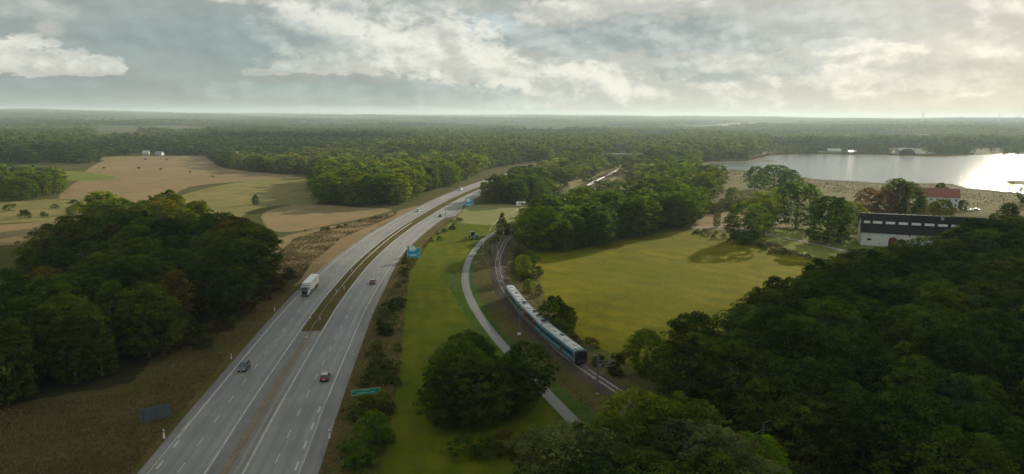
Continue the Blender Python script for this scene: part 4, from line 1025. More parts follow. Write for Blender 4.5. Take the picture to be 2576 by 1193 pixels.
ar = [( -1.9, 0)] + [(-1.9 * math.cos(t), 3.0 + 1.5 * math.sin(t)) for t in np.linspace(0, math.pi, 11)] + [(1.9, 0)]
dx_ = -x + 13.4
MB().loft([[(dx_ + a, -y - 0.02, b) for a, b in ar], [(dx_ + a, -y - 0.10, b) for a, b in ar]]).build('door', M['door_red'], barn)
for wx_, wz_, ww, wh in ((-x + 3.4, 3.0, 1.9, 1.1), (-x + 14.6, 5.9, 0.5, 0.55), (-x + 20.0, 5.6, 0.75, 0.9), (-x + 31.5, 4.4, 0.9, 0.8), (-x + 36, 3.0, 1.2, 1.1)):
    f = MB().box((wx_, -y - 0.03, wz_), (ww, 0.06, wh)).build('window', M['white'], barn)
    MB().box((wx_, -y - 0.07, wz_), (ww - 0.16, 0.03, wh - 0.16)).build('pane', M['glass'], f)
MB().box((-x + 33.4, -y - 0.08, 3.2), (0.14, 0.14, 6.2)).build('downpipe', M['steel_dark'], barn)
MB().box((-x + 33.6, -2.0, 13.4), (1.0, 0.7, 1.5)).build('chimney', M['concrete'], barn)
MB().box((0, 0, rg_ + 0.06), (BL + 0.9, 0.35, 0.12)).build('ridge_cap', M['steel_dark'], barn)

hx, hy = G(2303.4, 492.3, 7.2); hx2, hy2 = G(2414.7, 497.3, 7.2); ha = math.atan2(hy2 - hy, hx2 - hx); HL = math.hypot(hx2 - hx, hy2 - hy); HD = 11.0
house = empty('farmhouse', ((hx + hx2) / 2 - math.sin(ha) * HD / 2, (hy + hy2) / 2 + math.cos(ha) * HD / 2, 0), ha)
tag(house, 'white two-storey farmhouse with a red tiled roof facing the lake', 'house')
gable(house, HL, HD, 7.2, 12.2, M['plaster'], M['roof_red'])
for i in range(7):
    for z_ in (1.9, 5.2):
        f = MB().box((-HL / 2 + 2 + i * (HL - 4) / 6, -HD / 2 - 0.03, z_), (1.1, 0.06, 1.5)).build('window', M['white'], house)
        MB().box((-HL / 2 + 2 + i * (HL - 4) / 6, -HD / 2 - 0.07, z_), (0.9, 0.03, 1.3)).build('pane', M['glass'], f)
MB().box((HL * 0.22, 0, 12.6), (1.0, 1.0, 1.8)).build('chimney', M['brick'], house)
MB().box((0, 0, 12.45), (HL + 0.8, 0.4, 0.14)).build('ridge_cap', M['roof_red'], house)

M['t_slate'] = plain('slate_roof', (0.16, 0.24, 0.28), 0.5)
def small_house(bx, by, L, Dp, ev, rg, rz, wall, roofm, label, name='house', cat='house', wins=3, group=None, z=0.0):
    x, y = G(bx, by); o = empty(name, (x, y, z), rz); tag(o, label, cat, group)
    gable(o, L, Dp, ev, rg, wall, roofm)
    for i in range(wins):
        f = MB().box((-L / 2 + (i + 0.7) * L / (wins + 0.4), -Dp / 2 - 0.04, ev * 0.5), (1.3, 0.08, 1.3)).build('window', M['glass'], o)
    return o
small_house(368, 390, 8, 7, 3.2, 6.0, 0.25, M['plaster'], M['roof_pale'], 'white gabled house at the end of the far brown field', group='houses beyond the far field')
small_house(402, 391, 9, 7, 3.0, 5.6, -0.1, M['plaster'], M['t_slate'], 'white house with bluish roof right of its neighbour beyond the field', group='houses beyond the far field')
small_house(600, 401.5, 22, 14, 7.0, 10.5, -0.25, M['white'], M['roof_pale'], 'white barn with pale roof half hidden at the wood edge', name='barn', cat='barn')
small_house(1794, 391, 12, 9, 8, 14, 0.3, M['bright_white'], M['roof_pale'], 'white villa among trees on the far lake shore', group='buildings on the far shore', wins=4)
small_house(1806, 392, 16, 7, 3.5, 6.5, 0.1, M['bright_white'], M['roof_dark'], 'low white wing right beside the villa on the far shore', group='buildings on the far shore')
small_house(2282, 391, 20, 14, 4, 10, 0.5, M['roof_dark'], M['roof_dark'], 'dark boathouse with a big gable at the far lake edge', 'boathouse', 'boathouse', 3, 'buildings on the far shore')
small_house(2275, 385, 26, 12, 5, 8, 0.0, M['concrete'], M['roof_pale'], 'pale long hall behind the dark boathouse', 'hall', 'hall', 5, 'buildings on the far shore')
small_house(2141, 387.5, 20, 9, 3.5, 6, 0.45, M['concrete'], M['roof_pale'], 'pale hall left of the dark boathouse on the far shore', 'hall', 'hall', 5, 'buildings on the far shore')
small_house(2060, 385, 24, 12, 4, 8, -0.5, M['plaster'], M['roof_dark'], 'leftmost low building on the far lake shore', 'hall', 'hall', 4, 'buildings on the far shore')
small_house(2096, 386, 20, 12, 4, 8, -0.1, M['concrete'], M['roof_pale'], 'small pale shed between the two halls on the far shore', 'shed', 'shed', 2, 'buildings on the far shore')
small_house(2306, 388, 9, 8, 5, 8, 0.2, M['bright_white'], M['roof_pale'], 'little white house just right of the boathouse', group='buildings on the far shore', wins=2)
small_house(2529, 361, 90, 30, 9, 13, 0.02, M['bright_white'], M['roof_pale'], 'large white-roofed warehouse above the right end of the lake', 'warehouse', 'warehouse', 6, 'buildings on the far shore')
small_house(2455, 364, 60, 24, 7, 11, 0.0, M['plaster'], M['roof_dark'], 'dull low warehouse left of the white-roofed one', 'warehouse', 'warehouse', 5, 'buildings on the far shore')

# far arch bridge
bxy = BXY
bl_ = math.dist(*bxy); bra = math.atan2(bxy[1][1] - bxy[0][1], bxy[1][0] - bxy[0][0])
br = empty('arch_bridge', ((bxy[0][0] + bxy[1][0]) / 2, (bxy[0][1] + bxy[1][1]) / 2, 0), bra); tag(br, 'dark steel arch bridge over the distant river', 'bridge')
MB().box((0, 0, 12), (bl_ * 1.25, 7, 0.9)).build('deck', M['concrete'], br)
for sg in (-1, 1):
    mb = MB(); pr = None
    for t in np.linspace(-1, 1, 15):
        p = (t * bl_ * 0.36, sg * 3.2, 12.3 + 9.5 * (1 - t * t))
        if pr: mb.tube(pr, p, 0.35, n=6)
        pr = p
    mb.build('arch', M['steel_dark'], br)
    mb = MB()
    for t in np.linspace(-0.8, 0.8, 9): mb.tube((t * bl_ * 0.36, sg * 3.2, 12.3), (t * bl_ * 0.36, sg * 3.2, 12.3 + 9.5 * (1 - t * t)), 0.08, n=4)
    mb.build('hanger', M['steel_dark'], br)
for q in (-0.5, 0.5): MB().box((q * bl_ * 0.85, 0, 5.7), (1.6, 6, 11.6)).build('abutment', M['concrete'], br)

# wind turbines on the skyline
for i, (px_, top) in enumerate(((2319, 280), (2512, 291), (2559, 293))):
    x, y = G(px_, 306.0)
    r_ = math.hypot(x, y); f_ = 6000.0 / r_; x *= f_; y *= f_
    z0_ = float(terrain(np.array(x), np.array(y)))
    o = empty('wind_turbine', (x, y, z0_)); tag(o, ['tallest wind turbine on the skyline above the lake', 'faint wind turbine near the right end of the skyline', 'rightmost faint wind turbine on the skyline'][i], 'wind turbine', 'wind turbines on the skyline')
    hh = [78, 56, 52][i]
    MB().tube((0, 0, 0), (0, 0, hh), 3.0, 1.8, 8).build('tower', M['white'], o); MB().box((0, -2, hh + 1), (4, 9, 4)).build('nacelle', M['white'], o)
    for q in range(3):
        a = 0.5 + i + q * 2.094; MB().tube((0, -7, hh + 1), (math.sin(a) * hh * 0.42, -7, hh + 1 + math.cos(a) * hh * 0.42), 1.6, 0.5, 5).build('blade', M['white'], o)

# ------------------------------------------------------------------ vehicles
CARW = {}
def wheel_mesh(kind, r, w):
    if (kind, r, w) in CARW: return CARW[kind, r, w]
    mb = MB()
    if kind == 'tyre': mb.tube((0, -w / 2, 0), (0, w / 2, 0), r, n=16)
    else: mb.tube((0, -w / 2 - 0.01, 0), (0, w / 2 + 0.01, 0), r * 0.62, n=10)
    me = bpy.data.meshes.new(kind); me.from_pydata(mb.v, [], mb.f); me.materials.append(M['tyre'] if kind == 'tyre' else M['alloy'])
    CARW[kind, r, w] = me; return me
def wheels(root, xs, half, r, w=0.22):
    for x in xs:
        for sg in (-1, 1):
            e = link_mesh('wheel', wheel_mesh('tyre', r, w), root); e.location = (x, sg * (half - w / 2 + 0.01), r)
            c = link_mesh('rim', wheel_mesh('rim', r, w), e)
def shell(prof_lo, prof_hi, wlo, whi, name, mat, root, bev=0.0):
    "body lofted along x: stations (x, z_bottom, z_top, half width at bottom, half width at top)"
    pass
def car(name, label, x, y, rz, paint, L=4.5, W=1.85, Hh=1.5, suv=False, group='vehicles on the motorway', z=0.045, rails=False, roofm=None):
    o = empty(name, (x, y, z), rz); tag(o, label, 'car' if name in ('car', 'suv_car', 'parked_car') else 'van', group)
    w = W / 2; gl = 0.22 if suv else 0.17; belt = Hh * 0.60; l = L / 2
    st = [(-l, gl + 0.22, belt * 0.82, w * 0.80), (-l + 0.12, gl + 0.05, belt * 0.95, w * 0.92), (-l + 0.55, gl, belt, w), (0, gl, belt, w), (l - 1.25, gl, belt * 0.98, w), (l - 0.45, gl, belt * 0.84, w * 0.96), (l - 0.1, gl + 0.05, belt * 0.70, w * 0.86), (l, gl + 0.2, belt * 0.58, w * 0.74)]
    rings = [[(a, -ww, b + 0.08), (a, -ww * 0.93, b), (a, ww * 0.93, b), (a, ww, b + 0.08), (a, ww, t - 0.10), (a, ww * 0.90, t), (a, -ww * 0.90, t), (a, -ww, t - 0.10)] for a, b, t, ww in st]
    MB().loft(rings).build('body', paint, o, smooth=False)
    r0, r1 = -l + (0.35 if suv else 0.75), l - 1.25
    c0, c1 = -l + (0.7 if suv else 1.25), l - 2.0
    cab = [[(r0, -w * .86, belt - .03), (r0, w * .86, belt - .03), (c0, w * .72, Hh - .05), (c0, -w * .72, Hh - .05)], [(r1, -w * .88, belt - .05), (r1, w * .88, belt - .05), (c1, w * .72, Hh - .05), (c1, -w * .72, Hh - .05)]]
    MB().loft(cab).build('window', M['glass'], o)
    mid = (c0 + c1) / 2
    MB().loft([[(c0 - .06, -w * .73, Hh - .07), (c0 - .06, w * .73, Hh - .07), (c0 + .05, w * .66, Hh), (c0 + .05, -w * .66, Hh)], [(c1 + .05, -w * .73, Hh - .07), (c1 + .05, w * .73, Hh - .07), (c1 - .05, w * .66, Hh), (c1 - .05, -w * .66, Hh)]]).build('roof', roofm or paint, o)
    mb = MB()
    for sg in (-1, 1):
        for (xa, xb) in ((r0, c0), (r1, c1), (mid, mid)): mb.tube((xa, sg * w * .875, belt - .03), (xb, sg * w * .725, Hh - .05), 0.045, n=5)
    mb.build('pillar', paint, o)
    for sg in (-1, 1):
        MB().box((l - 0.08, sg * w * .62, belt * .66), (0.14, 0.34, 0.14)).build('headlight', M['lamp'], o)
        MB().box((-l + 0.03, sg * w * .66, belt * .80), (0.12, 0.30, 0.16)).build('tail_light', M['red_lamp'], o)
        MB().box((c1 + .35, sg * (w + 0.08), belt + 0.03), (0.16, 0.18, 0.13)).build('mirror', paint, o)
        if rails: MB().tube((c0 + .1, sg * w * .62, Hh + .05), (c1 - .1, sg * w * .62, Hh + .05), 0.025, n=5).build('roof_rail', M['alloy'], o)
    MB().box((l - 0.02, 0, belt * .50), (0.08, W * .5, 0.16)).build('grille', M['black'], o)
    MB().box((l - 0.0, 0, gl + 0.2), (0.06, 0.5, 0.11)).build('number_plate', M['bright_white'], o)
    MB().box((-l - 0.01, 0, belt * .62), (0.05, 0.5, 0.12)).build('number_plate', M['bright_white'], o)
    MB().box((-l + 0.02, 0, gl + 0.18), (0.16, W * .86, 0.18)).build('bumper', M['black'], o)
    wheels(o, (-l + 0.85, l - 0.88), w, 0.34 if suv else 0.32)
    return o
P_ = lambda n, c, r=0.3: plain(n, c, r, 0.2, var=0.04)
M['p_slate'] = P_('slate_paint', (0.055, 0.085, 0.10)); M['p_red'] = P_('red_paint', (0.24, 0.020, 0.026)); M['p_dred'] = P_('dark_red_paint', (0.09, 0.012, 0.016)); M['p_silver'] = P_('silver_paint', (0.36, 0.37, 0.38))
M['p_dark'] = P_('dark_paint', (0.025, 0.026, 0.03)); M['p_white'] = P_('white_paint', (0.72, 0.72, 0.70))
def on_road(bx, by, off):
    x, y = G(bx, by); s = road.s_at_y(y); return road.at(s, off)
lane = 1.87 * K
def rd(by_px, off, away=True):
    "a spot on the road level with print row by_px"
    x0, y0 = G(1000, by_px)
    # walk along to the row
    s = road.s_at_y(y0); 
    for _ in range(6):
        x, y, a = road.at(s, off); _, py = project(x, y, 0.0); gx, gy = G(float(project(x, y, 0.0)[0]), by_px); s += gy - y
    x, y, a = road.at(s, off); return x, y, (a if away else a + math.pi)
x, y, a = rd(929, lc - lane); car('suv_car', 'dark slate SUV with roof rails in the oncoming slow lane', x, y, a + math.pi, M['p_slate'], 4.75, 1.95, 1.72, True, rails=True)
x, y, a = rd(954, rc + lane); car('car', 'red hatchback with a pale roof driving away nearest the camera', x, y, a, M['p_red'], 4.4, 1.9, 1.55, True, roofm=M['p_silver'])
x, y, a = rd(713, rc + lane * .9); car('car', 'dark red car driving away beyond the red hatchback', x, y, a, M['p_dred'], 4.4, 1.85, 1.5, roofm=M['p_silver'])
x, y, a = rd(532, lc - lane * .4); car('car', 'silver-white oncoming car in the middle distance', x, y, a + math.pi, M['p_silver'], 4.5, 1.85, 1.5, roofm=M['p_white'])
x, y, a = rd(545, rc + lane * 1.0); car('car', 'dark car driving away level with the lay-by', x, y, a, M['p_dark'], 4.5, 1.85, 1.5, roofm=M['p_silver'])
x, y, a = rd(479, lc - lane); car('van', 'white oncoming van near the bend', x, y, a + math.pi, M['p_white'], 5.6, 2.0, 2.4, True)
x, y, a = rd(462, lc + lane * .3); car('car', 'grey oncoming car beyond the white van', x, y, a + math.pi, M['p_silver'], 4.5, 1.85, 1.5)
x, y, a = rd(433.5, lc - lane); car('car', 'white oncoming car at the far bend, nearer of two', x, y, a + math.pi, M['p_white'], 5.2, 2.0, 2.0, True)
x, y, a = rd(430.5, lc - lane); car('car', 'white oncoming car at the far bend, farther of two', x, y, a + math.pi, M['p_white'], 4.5, 1.9, 1.5)
# farm cars
for i, (bx_, by_, m_, lab, rz) in enumerate([(2432, 529, 'p_silver', 'silver car parked behind, right of the red-roofed house', 0.1), (2443, 532, 'p_white', 'white car parked at the right end of the farmhouse', 0.0), (2456, 530, 'p_silver', 'silver car parked rightmost beside the farmhouse', -0.5), (2322, 542.5, 'p_white', 'white car parked behind the barn roof', 0.15), (2205, 536, 'p_slate', 'bluish car parked under the red-leaved pair', 0.4)]):
    x, y = G(bx_, by_); car('parked_car', lab, x, y, rz, M[m_], 4.5, 1.85, 1.55, group='cars parked at the farm', z=0.03)

# articulated lorry
x, y, a = rd(747, lc - lane * 0.92)
fx, fy = x, y
lx, ly = math.cos(a), math.sin(a)
lorry = empty('lorry', (x, y, 0.045), a + math.pi); tag(lorry, 'white articulated lorry with black cab front driving towards the camera', 'lorry', 'vehicles on the motorway')
def LB(name, c, s, mat, bev=0.0): return MB().box(c, s).build(name, mat, lorry, bevel=bev)
tr = LB('trailer', (-9.4, 0, 2.62), (13.6, 2.55, 2.80), M['white_trailer'], 0.04)
for sg in (-1, 1):
    for q in range(9): MB().box((-15.4 + q * 1.55, sg * 1.285, 2.62), (0.05, 0.02, 2.6)).build('panel_seam', M['white'], tr)
    # faint rounded emblem on the tarpaulin
    e1 = MB(); pr = None
    for t in np.linspace(0.3, 5.6, 14):
        p = (-10.2 + 1.15 * math.cos(t), sg * 1.30, 2.9 + 0.55 * math.sin(t))
        if pr: e1.tube(pr, p, 0.10, n=4)
        pr = p
    e1.build('emblem', plain('emblem_grey', (0.40, 0.42, 0.46), 0.6), tr)
    MB().box((-12.6, sg * 1.285, 2.9), (2.2, 0.02, 0.34)).build('emblem', bpy.data.materials['emblem_grey'], tr)
LB('chassis', (-8.6, 0, 1.02), (13.0, 1.0, 0.28), M['steel_dark'])
LB('side_guard', (-8.4, 1.18, 0.85), (4.2, 0.06, 0.55), M['concrete']); LB('side_guard', (-8.4, -1.18, 0.85), (4.2, 0.06, 0.55), M['concrete'])
LB('fuel_tank', (-3.6, 1.0, 0.75), (1.4, 0.5, 0.6), M['alloy'], 0.05); LB('fuel_tank', (-3.6, -1.0, 0.75), (1.4, 0.5, 0.6), M['alloy'], 0.05)
cab = MB().loft([[(a_, -w_, zl), (a_, w_, zl), (a_, w_ * 0.97, zt), (a_, -w_ * 0.97, zt)] for a_, w_, zl, zt in ((-2.3, 1.22, 0.55, 3.15), (-0.5, 1.22, 0.45, 3.2), (-0.08, 1.18, 0.45, 2.3), (0.0, 1.15, 0.45, 1.9))]).build('cab', M['p_white'], lorry)
LB('roof_deflector', (-1.25, 0, 3.50), (1.5, 2.1, 0.60), M['p_silver'], 0.15)
LB('sun_visor', (-0.25, 0, 3.20), (0.35, 2.2, 0.14), M['bright_white'])
MB().add([(-0.02, -1.12, 1.95), (-0.02, 1.12, 1.95), (-0.40, 1.10, 3.05), (-0.40, -1.10, 3.05), (0.06, -1.12, 1.95), (0.06, 1.12, 1.95), (-0.32, 1.10, 3.05), (-0.32, -1.10, 3.05)], [(0, 1, 2, 3), (4, 5, 6, 7), (0, 1, 5, 4), (2, 3, 7, 6), (0, 3, 7, 4), (1, 2, 6, 5)]).build('windscreen', M['glass'], lorry)
LB('grille', (0.03, 0, 1.32), (0.10, 1.9, 1.15), M['black'], 0.03)
LB('bumper', (0.05, 0, 0.55), (0.22, 2.4, 0.42), M['black'], 0.04)
for sg in (-1, 1):
    LB('headlight', (0.14, sg * 0.95, 0.62), (0.10, 0.42, 0.20), M['lamp']); LB('mirror', (-0.1, sg * 1.42, 2.5), (0.12, 0.22, 0.75), M['black'], 0.02)
    LB('side_window', (-0.9, sg * 1.215, 2.45), (0.9, 0.03, 0.75), M['glass']); LB('roof_lamp', (-0.35, sg * 0.7, 3.32), (0.12, 0.28, 0.10), M['lamp'])
LB('number_plate', (0.17, 0, 0.55), (0.04, 0.52, 0.12), M['bright_white'])
wheels(lorry, (-1.1, -4.6, -12.2, -13.5, -14.8), 1.24, 0.50, 0.34)

# camper by the grove, tractor on the meadow
x, y = G(1310.5, 519.5); cam_v = empty('campervan', (x, y, 0.0), 0.05); tag(cam_v, 'white campervan parked at the end of the mown lawn', 'campervan')
MB().box((0, 0, 1.75), (6.2, 2.3, 2.4)).build('body', M['bright_white'], cam_v, bevel=0.12); MB().box((0.1, -1.16, 2.1), (3.4, 0.04, 0.7)).build('window', M['glass'], cam_v)
MB().box((3.25, 0, 1.1), (0.9, 2.0, 1.1)).build('bonnet', M['p_white'], cam_v, bevel=0.1); MB().box((0, 0, 3.1), (2.0, 1.2, 0.25)).build('roof_box', M['p_silver'], cam_v)
wheels(cam_v, (-1.9, 2.6), 1.12, 0.36)
x, y = G(1189, 602); tr_ = empty('tractor', (x, y, 0.02), 0.1); tag(tr_, 'grey-blue tractor with a trailer hitch parked on the meadow strip', 'tractor')
MB().box((0, 0, 2.5), (2.1, 2.0, 1.9)).build('cab', M['glass'], tr_, bevel=0.05); MB().box((0, 0, 3.55), (2.5, 2.2, 0.22)).build('roof', M['p_dark'], tr_, bevel=0.05)
MB().box((1.7, 0, 1.6), (1.9, 1.1, 1.1)).build('bonnet', P_('blue_paint', (0.10, 0.17, 0.28)), tr_, bevel=0.08)
for sx in (-1, 1):
    for sy in (-1, 1): MB().tube((sx * 1.0, sy * 0.98, 1.6), (sx * 1.02, sy * 0.98, 3.45), 0.07, n=6).build('pillar', M['white'], tr_)
MB().box((0, 0, 1.45), (2.6, 2.2, 0.5)).build('fender', M['p_silver'], tr_, bevel=0.08)
wheels(tr_, (-0.7,), 1.25, 0.95, 0.5); wheels(tr_, (2.1,), 1.0, 0.6, 0.35)
MB().box((-3.4, 0, 0.85), (1.7, 1.6, 0.5)).build('mower_deck', M['p_dark'], tr_, bevel=0.06); MB().tube((-1.2, 0, 0.8), (-2.7, 0, 0.8), 0.08).build('hitch', M['steel_dark'], tr_)

# ------------------------------------------------------------------ train
M['t_teal'] = plain('train_teal', (0.055, 0.30, 0.42), 0.35, 0.1, var=0.08, scale=0.8); M['t_pale'] = plain('train_pale', (0.16, 0.25, 0.29), 0.4, 0.1, var=0.10, scale=0.8, dirt=(0.14, 0.19, 0.21))
M['t_roof'] = plain('train_roof', (0.50, 0.50, 0.47), 0.55, 0.1, var=0.12, scale=0.7, dirt=(0.27, 0.26, 0.24)); M['t_brown'] = plain('train_brown', (0.090, 0.060, 0.055), 0.4); M['t_red'] = plain('train_red', (0.33, 0.03, 0.025), 0.4)
M['t_frame'] = plain('door_frame', (0.55, 0.60, 0.62), 0.4)
train = empty('train', (0, 0, 0)); tag(train, 'blue and white three-car electric train with a black rounded nose', 'train')
s_nose = rail.s_at_y(134.3 * K); LC = [23.6, 23.2, 22.6]
sc_ = s_nose + 0.0
profc = [(-1.46, 0.95), (-1.50, 1.6), (-1.50, 2.95), (-1.34, 3.55), (-0.95, 3.88), (0.95, 3.88), (1.34, 3.55), (1.50, 2.95), (1.50, 1.6), (1.46, 0.95)]
def strip(name, mat, par, x0, x1, pa, off=0.0):
    P = [(y + (off if y > 0 else -off), z) for y, z in pa]
    vs = [(x0, y, z) for y, z in P] + [(x1, y, z) for y, z in P]; n = len(P)
    Q = [(x0, y * 0.97, z - 0.03) for y, z in P] + [(x1, y * 0.97, z - 0.03) for y, z in P]
    fs = [(i, i + 1, n + i + 1, n + i) for i in range(n - 1)]
    return MB().add(vs + Q, fs + [tuple(q + 2 * n for q in f[::-1]) for f in fs]).build(name, mat, par)
ZR = 0.86
for ci in range(3):
    Lc = LC[ci]; xa, ya, _ = rail.at(sc_ + 0.3); xb, yb, _ = rail.at(sc_ + Lc - 0.3)
    ca = math.atan2(ya - yb, xa - xb)                       # local +x towards the nose
    car_ = MB().loft([[(xx, y * kx, 0.95 + (z - 0.95) * kz) for y, z in profc] for xx, kx, kz in
        ([(-Lc / 2 + 0.25, 0.985, 0.99), (Lc / 2 - 2.0, 0.985, 0.99), (Lc / 2 - 0.9, 0.95, 0.97), (Lc / 2 - 0.35, 0.88, 0.93)] if ci == 0 else
         [(-Lc / 2 + 0.25, 0.985, 0.99), (Lc / 2 - 0.25, 0.985, 0.99)] if ci == 1 else [(-Lc / 2 + 0.35, 0.88, 0.93), (-Lc / 2 + 0.9, 0.95, 0.97), (-Lc / 2 + 2.0, 0.985, 0.99), (Lc / 2 - 0.25, 0.985, 0.99)])]).build('coach', M['t_pale'], train)
    car_.location = ((xa + xb) / 2, (ya + yb) / 2, ZR); car_.rotation_euler = (0, 0, ca)
    car_['label'] = ['leading blue coach with the black nose', 'middle coach with a dark brown section between red marks', 'rear pale grey-blue coach'][ci]
    x0, x1 = -Lc / 2 + (2.0 if ci == 2 else 0.3), Lc / 2 - (2.0 if ci == 0 else 0.3)
    strip('roof_panel', M['t_roof'], car_, x0, x1, [(-1.36, 3.53), (-0.97, 3.90), (0.97, 3.90), (1.36, 3.53)], 0.01)
    for sg in (-1, 1):
        def side(nm, mat, a, b, z0, z1, off): MB().box(((a + b) / 2, sg * (1.50 + off / 2), (z0 + z1) / 2), (b - a, off + 0.02, z1 - z0)).build(nm, mat, car_)
        secs = {0: [(x0, x1, 't_teal', 't_teal')], 1: [(x0, x0 + 6.5, 't_pale', 't_pale'), (x0 + 6.5, x1 - 6.5, 't_brown', 't_brown'), (x1 - 6.5, x1, 't_teal', 't_teal')], 2: [(x0, x1, 't_teal', 't_pale')]}[ci]
        for (a, b, up, dn) in secs:
            side('upper_band', M[up if ci != 2 else 't_pale'], a, b, 2.92, 3.38, 0.02); side('lower_band', M['t_teal' if (ci == 0) else dn], a, b, 1.55, 2.0, 0.015)
        if ci == 1: side('red_mark', M['t_red'], x0 + 5.9, x0 + 6.9, 2.7, 3.5, 0.035); side('red_mark', M['t_red'], x1 - 7.2, x1 - 6.2, 2.7, 3.5, 0.035)
        side('window_band', M['black'], x0 + 0.3, x1 - 0.3, 2.02, 2.88, 0.025)
        doors = {0: [-1.5 + 4.2], 1: [-4.4, 4.4], 2: [-3.2]}[ci]
        nwin = 13
        for q in range(nwin):
            xx = x0 + 1.1 + q * (x1 - x0 - 2.2) / (nwin - 1)
            if any(abs(xx - d_) < 1.3 for d_ in doors): continue
            MB().box((xx, sg * 1.535, 2.45), (1.25, 0.02, 0.66)).build('window', M['glass'], car_)
        for d_ in doors:
            dr = MB().box((d_, sg * 1.53, 2.05), (1.5, 0.06, 2.15)).build('door', M['t_brown'] if ci != 1 else M['t_red'], car_)
        side('skirt', M['steel_dark'], x0 + 0.5, x1 - 0.5, 0.45, 1.0, -0.06)
    # roof equipment
    for q in range(5): MB().box((x0 + 2.5 + q * (x1 - x0 - 5) / 4, 0.15 * (-1) ** q, 3.99), (1.4 + 0.5 * (q % 2), 0.8, 0.20)).build('roof_unit', M['steel_dark'] if q == 2 else M['t_roof'], car_, bevel=0.03)
    MB().box(((x0 + x1) / 2, 0.78, 3.93), ((x1 - x0) * 0.7, 0.10, 0.10)).build('roof_duct', M['steel'], car_)
    if ci == 1:
        pg = MB(); 
        for px_ in (x1 - 1.6, x0 + 1.8):
            pg.box((px_, 0, 4.08), (1.9, 1.3, 0.10))
            for sg in (-1, 1): pg.tube((px_ - 0.9, sg * 0.5, 4.1), (px_ + 0.7, sg * 0.25, 4.5), 0.04, n=4); pg.tube((px_ + 0.7, sg * 0.25, 4.5), (px_ - 0.5, sg * 0.4, 4.75), 0.035, n=4)
            pg.tube((px_ - 0.5, -0.85, 4.75), (px_ - 0.5, 0.85, 4.75), 0.05, n=4)
        pg.build('pantograph', M['black'], car_)
    if ci < 2: MB().loft([[(q, y * 0.93, 0.95 + (z - 0.95) * 0.96) for y, z in profc] for q in (-Lc / 2 - 0.45, -Lc / 2 + 0.3)]).build('gangway', M['black'], car_)
    for bx_ in (-Lc / 2 + 3.2, Lc / 2 - 3.2):
        bg = MB().box((bx_, 0, 0.42), (3.0, 1.9, 0.45)).build('bogie', M['steel_dark'], car_)
    if ci in (0, 2):
        sg = 1 if ci == 0 else -1; e = sg * Lc / 2
        ring_ = lambda xx, k1, k2: [(xx, y * k1, 0.95 + (z - 0.95) * k2 - (0.1 if k1 < 0.9 else 0)) for y, z in profc]
        MB().loft([ring_(e - sg * 0.75, 1.005, 1.0), ring_(e - sg * 0.1, 0.99, 0.985), ring_(e + sg * 0.08, 0.90, 0.93), ring_(e + sg * 0.02, 0.72, 0.80)]).build('nose_ring', M['black'], car_)
        MB().box((e + sg * 0.06, 0, 2.6), (0.06, 1.5, 0.9)).build('cab_window', M['glass'], car_); MB().box((e + sg * 0.08, 0, 1.45), (0.06, 1.9, 0.30)).build('coupler_cover', M['steel_dark'], car_)
        for s2 in (-1, 1): MB().box((e + sg * 0.10, s2 * 0.85, 1.15), (0.05, 0.22, 0.14)).build('headlight', M['alloy'], car_); MB().box((e - sg * 1.6, s2 * 1.515, 2.35), (0.55, 0.04, 1.3)).build('cab_door_window', M['glass'], car_)
        for s2 in (-1, 1): MB().box((e - sg * 1.02, s2 * 1.50, 2.3), (0.22, 0.06, 2.5)).build('cab_edge', M['t_frame'], car_)
        MB().box((e - sg * 1.2, 0, 0.62), (1.6, 2.2, 0.5)).build('snow_plough', M['black'], car_)
    sc_ += Lc

# catenary masts, arms and wires
def mast(s, off, hm=8.6, arm=None, label=''):
    x, y, a = rail.at(s, off); o = empty('catenary_mast', (x, y, 0.15), a); tag(o, label, 'catenary mast', 'catenary masts along the railway')
    mb = MB()
    for dx2, dy2 in ((-.17, -.17), (.17, -.17), (.17, .17), (-.17, .17)): mb.tube((dx2, dy2, 0), (dx2 * .7, dy2 * .7, hm), 0.045, n=4)
    nseg = 12
    for q in range(nseg):
        z0, z1 = q * hm / nseg, (q + 1) * hm / nseg; sg = 1 if q % 2 else -1
        for u in (-1, 1): mb.tube((-.16 * sg, u * .16, z0), (.16 * sg, u * .16, z1), 0.025, n=3); mb.tube((u * .16, -.16 * sg, z0), (u * .16, .16 * sg, z1), 0.025, n=3)
    mb.build('lattice_post', M['mast'], o)
    MB().box((0, 0, 0.1), (0.7, 0.7, 0.4)).build('footing', M['concrete'], o)
    A = -off * 1.0      # towards the track, local y negative is right of travel -> use sign
    sy_ = 1 if off > 0 else -1
    ar_ = MB(); ar_.tube((0, 0, 6.4), (0, sy_ * abs(off), 6.9), 0.05, n=5); ar_.tube((0, 0, 7.4), (0, sy_ * abs(off) * 0.9, 6.9), 0.04, n=5); ar_.tube((0, 0, 5.9), (0, sy_ * abs(off) * 1.0, 5.9), 0.04, n=5)
    ar_.build('cantilever', M['steel'], o)
    ins = MB(); ins.tube((0, 0.25 * sy_, 6.35), (0, 0.7 * sy_, 6.5), 0.13, n=6); ins.tube((0, -1.0 * sy_, hm), (0, 0, hm), 0.05, n=5); ins.tube((0, -1.0 * sy_, hm), (0, -1.0 * sy_, hm + 0.3), 0.08, n=6)
    ins.build('insulator', M['concrete'], o)
    return o
mast_s = [rail.s_at_y(92 * K), rail.s_at_y(123.0 * K), rail.s_at_y(157.5 * K), rail.s_at_y(196 * K), rail.s_at_y(236 * K), rail.s_at_y(276 * K), rail.s_at_y(316 * K)]
labs = ['catenary mast standing among the trees at the bottom right', 'lattice catenary mast just in front of the train nose', 'lattice catenary mast beside the middle of the train', 'catenary mast near the rear of the train', 'catenary mast on the inside of the curve beyond the train', 'catenary mast under the trees of the dark central wood', 'farthest catenary mast, behind the pointed tree']
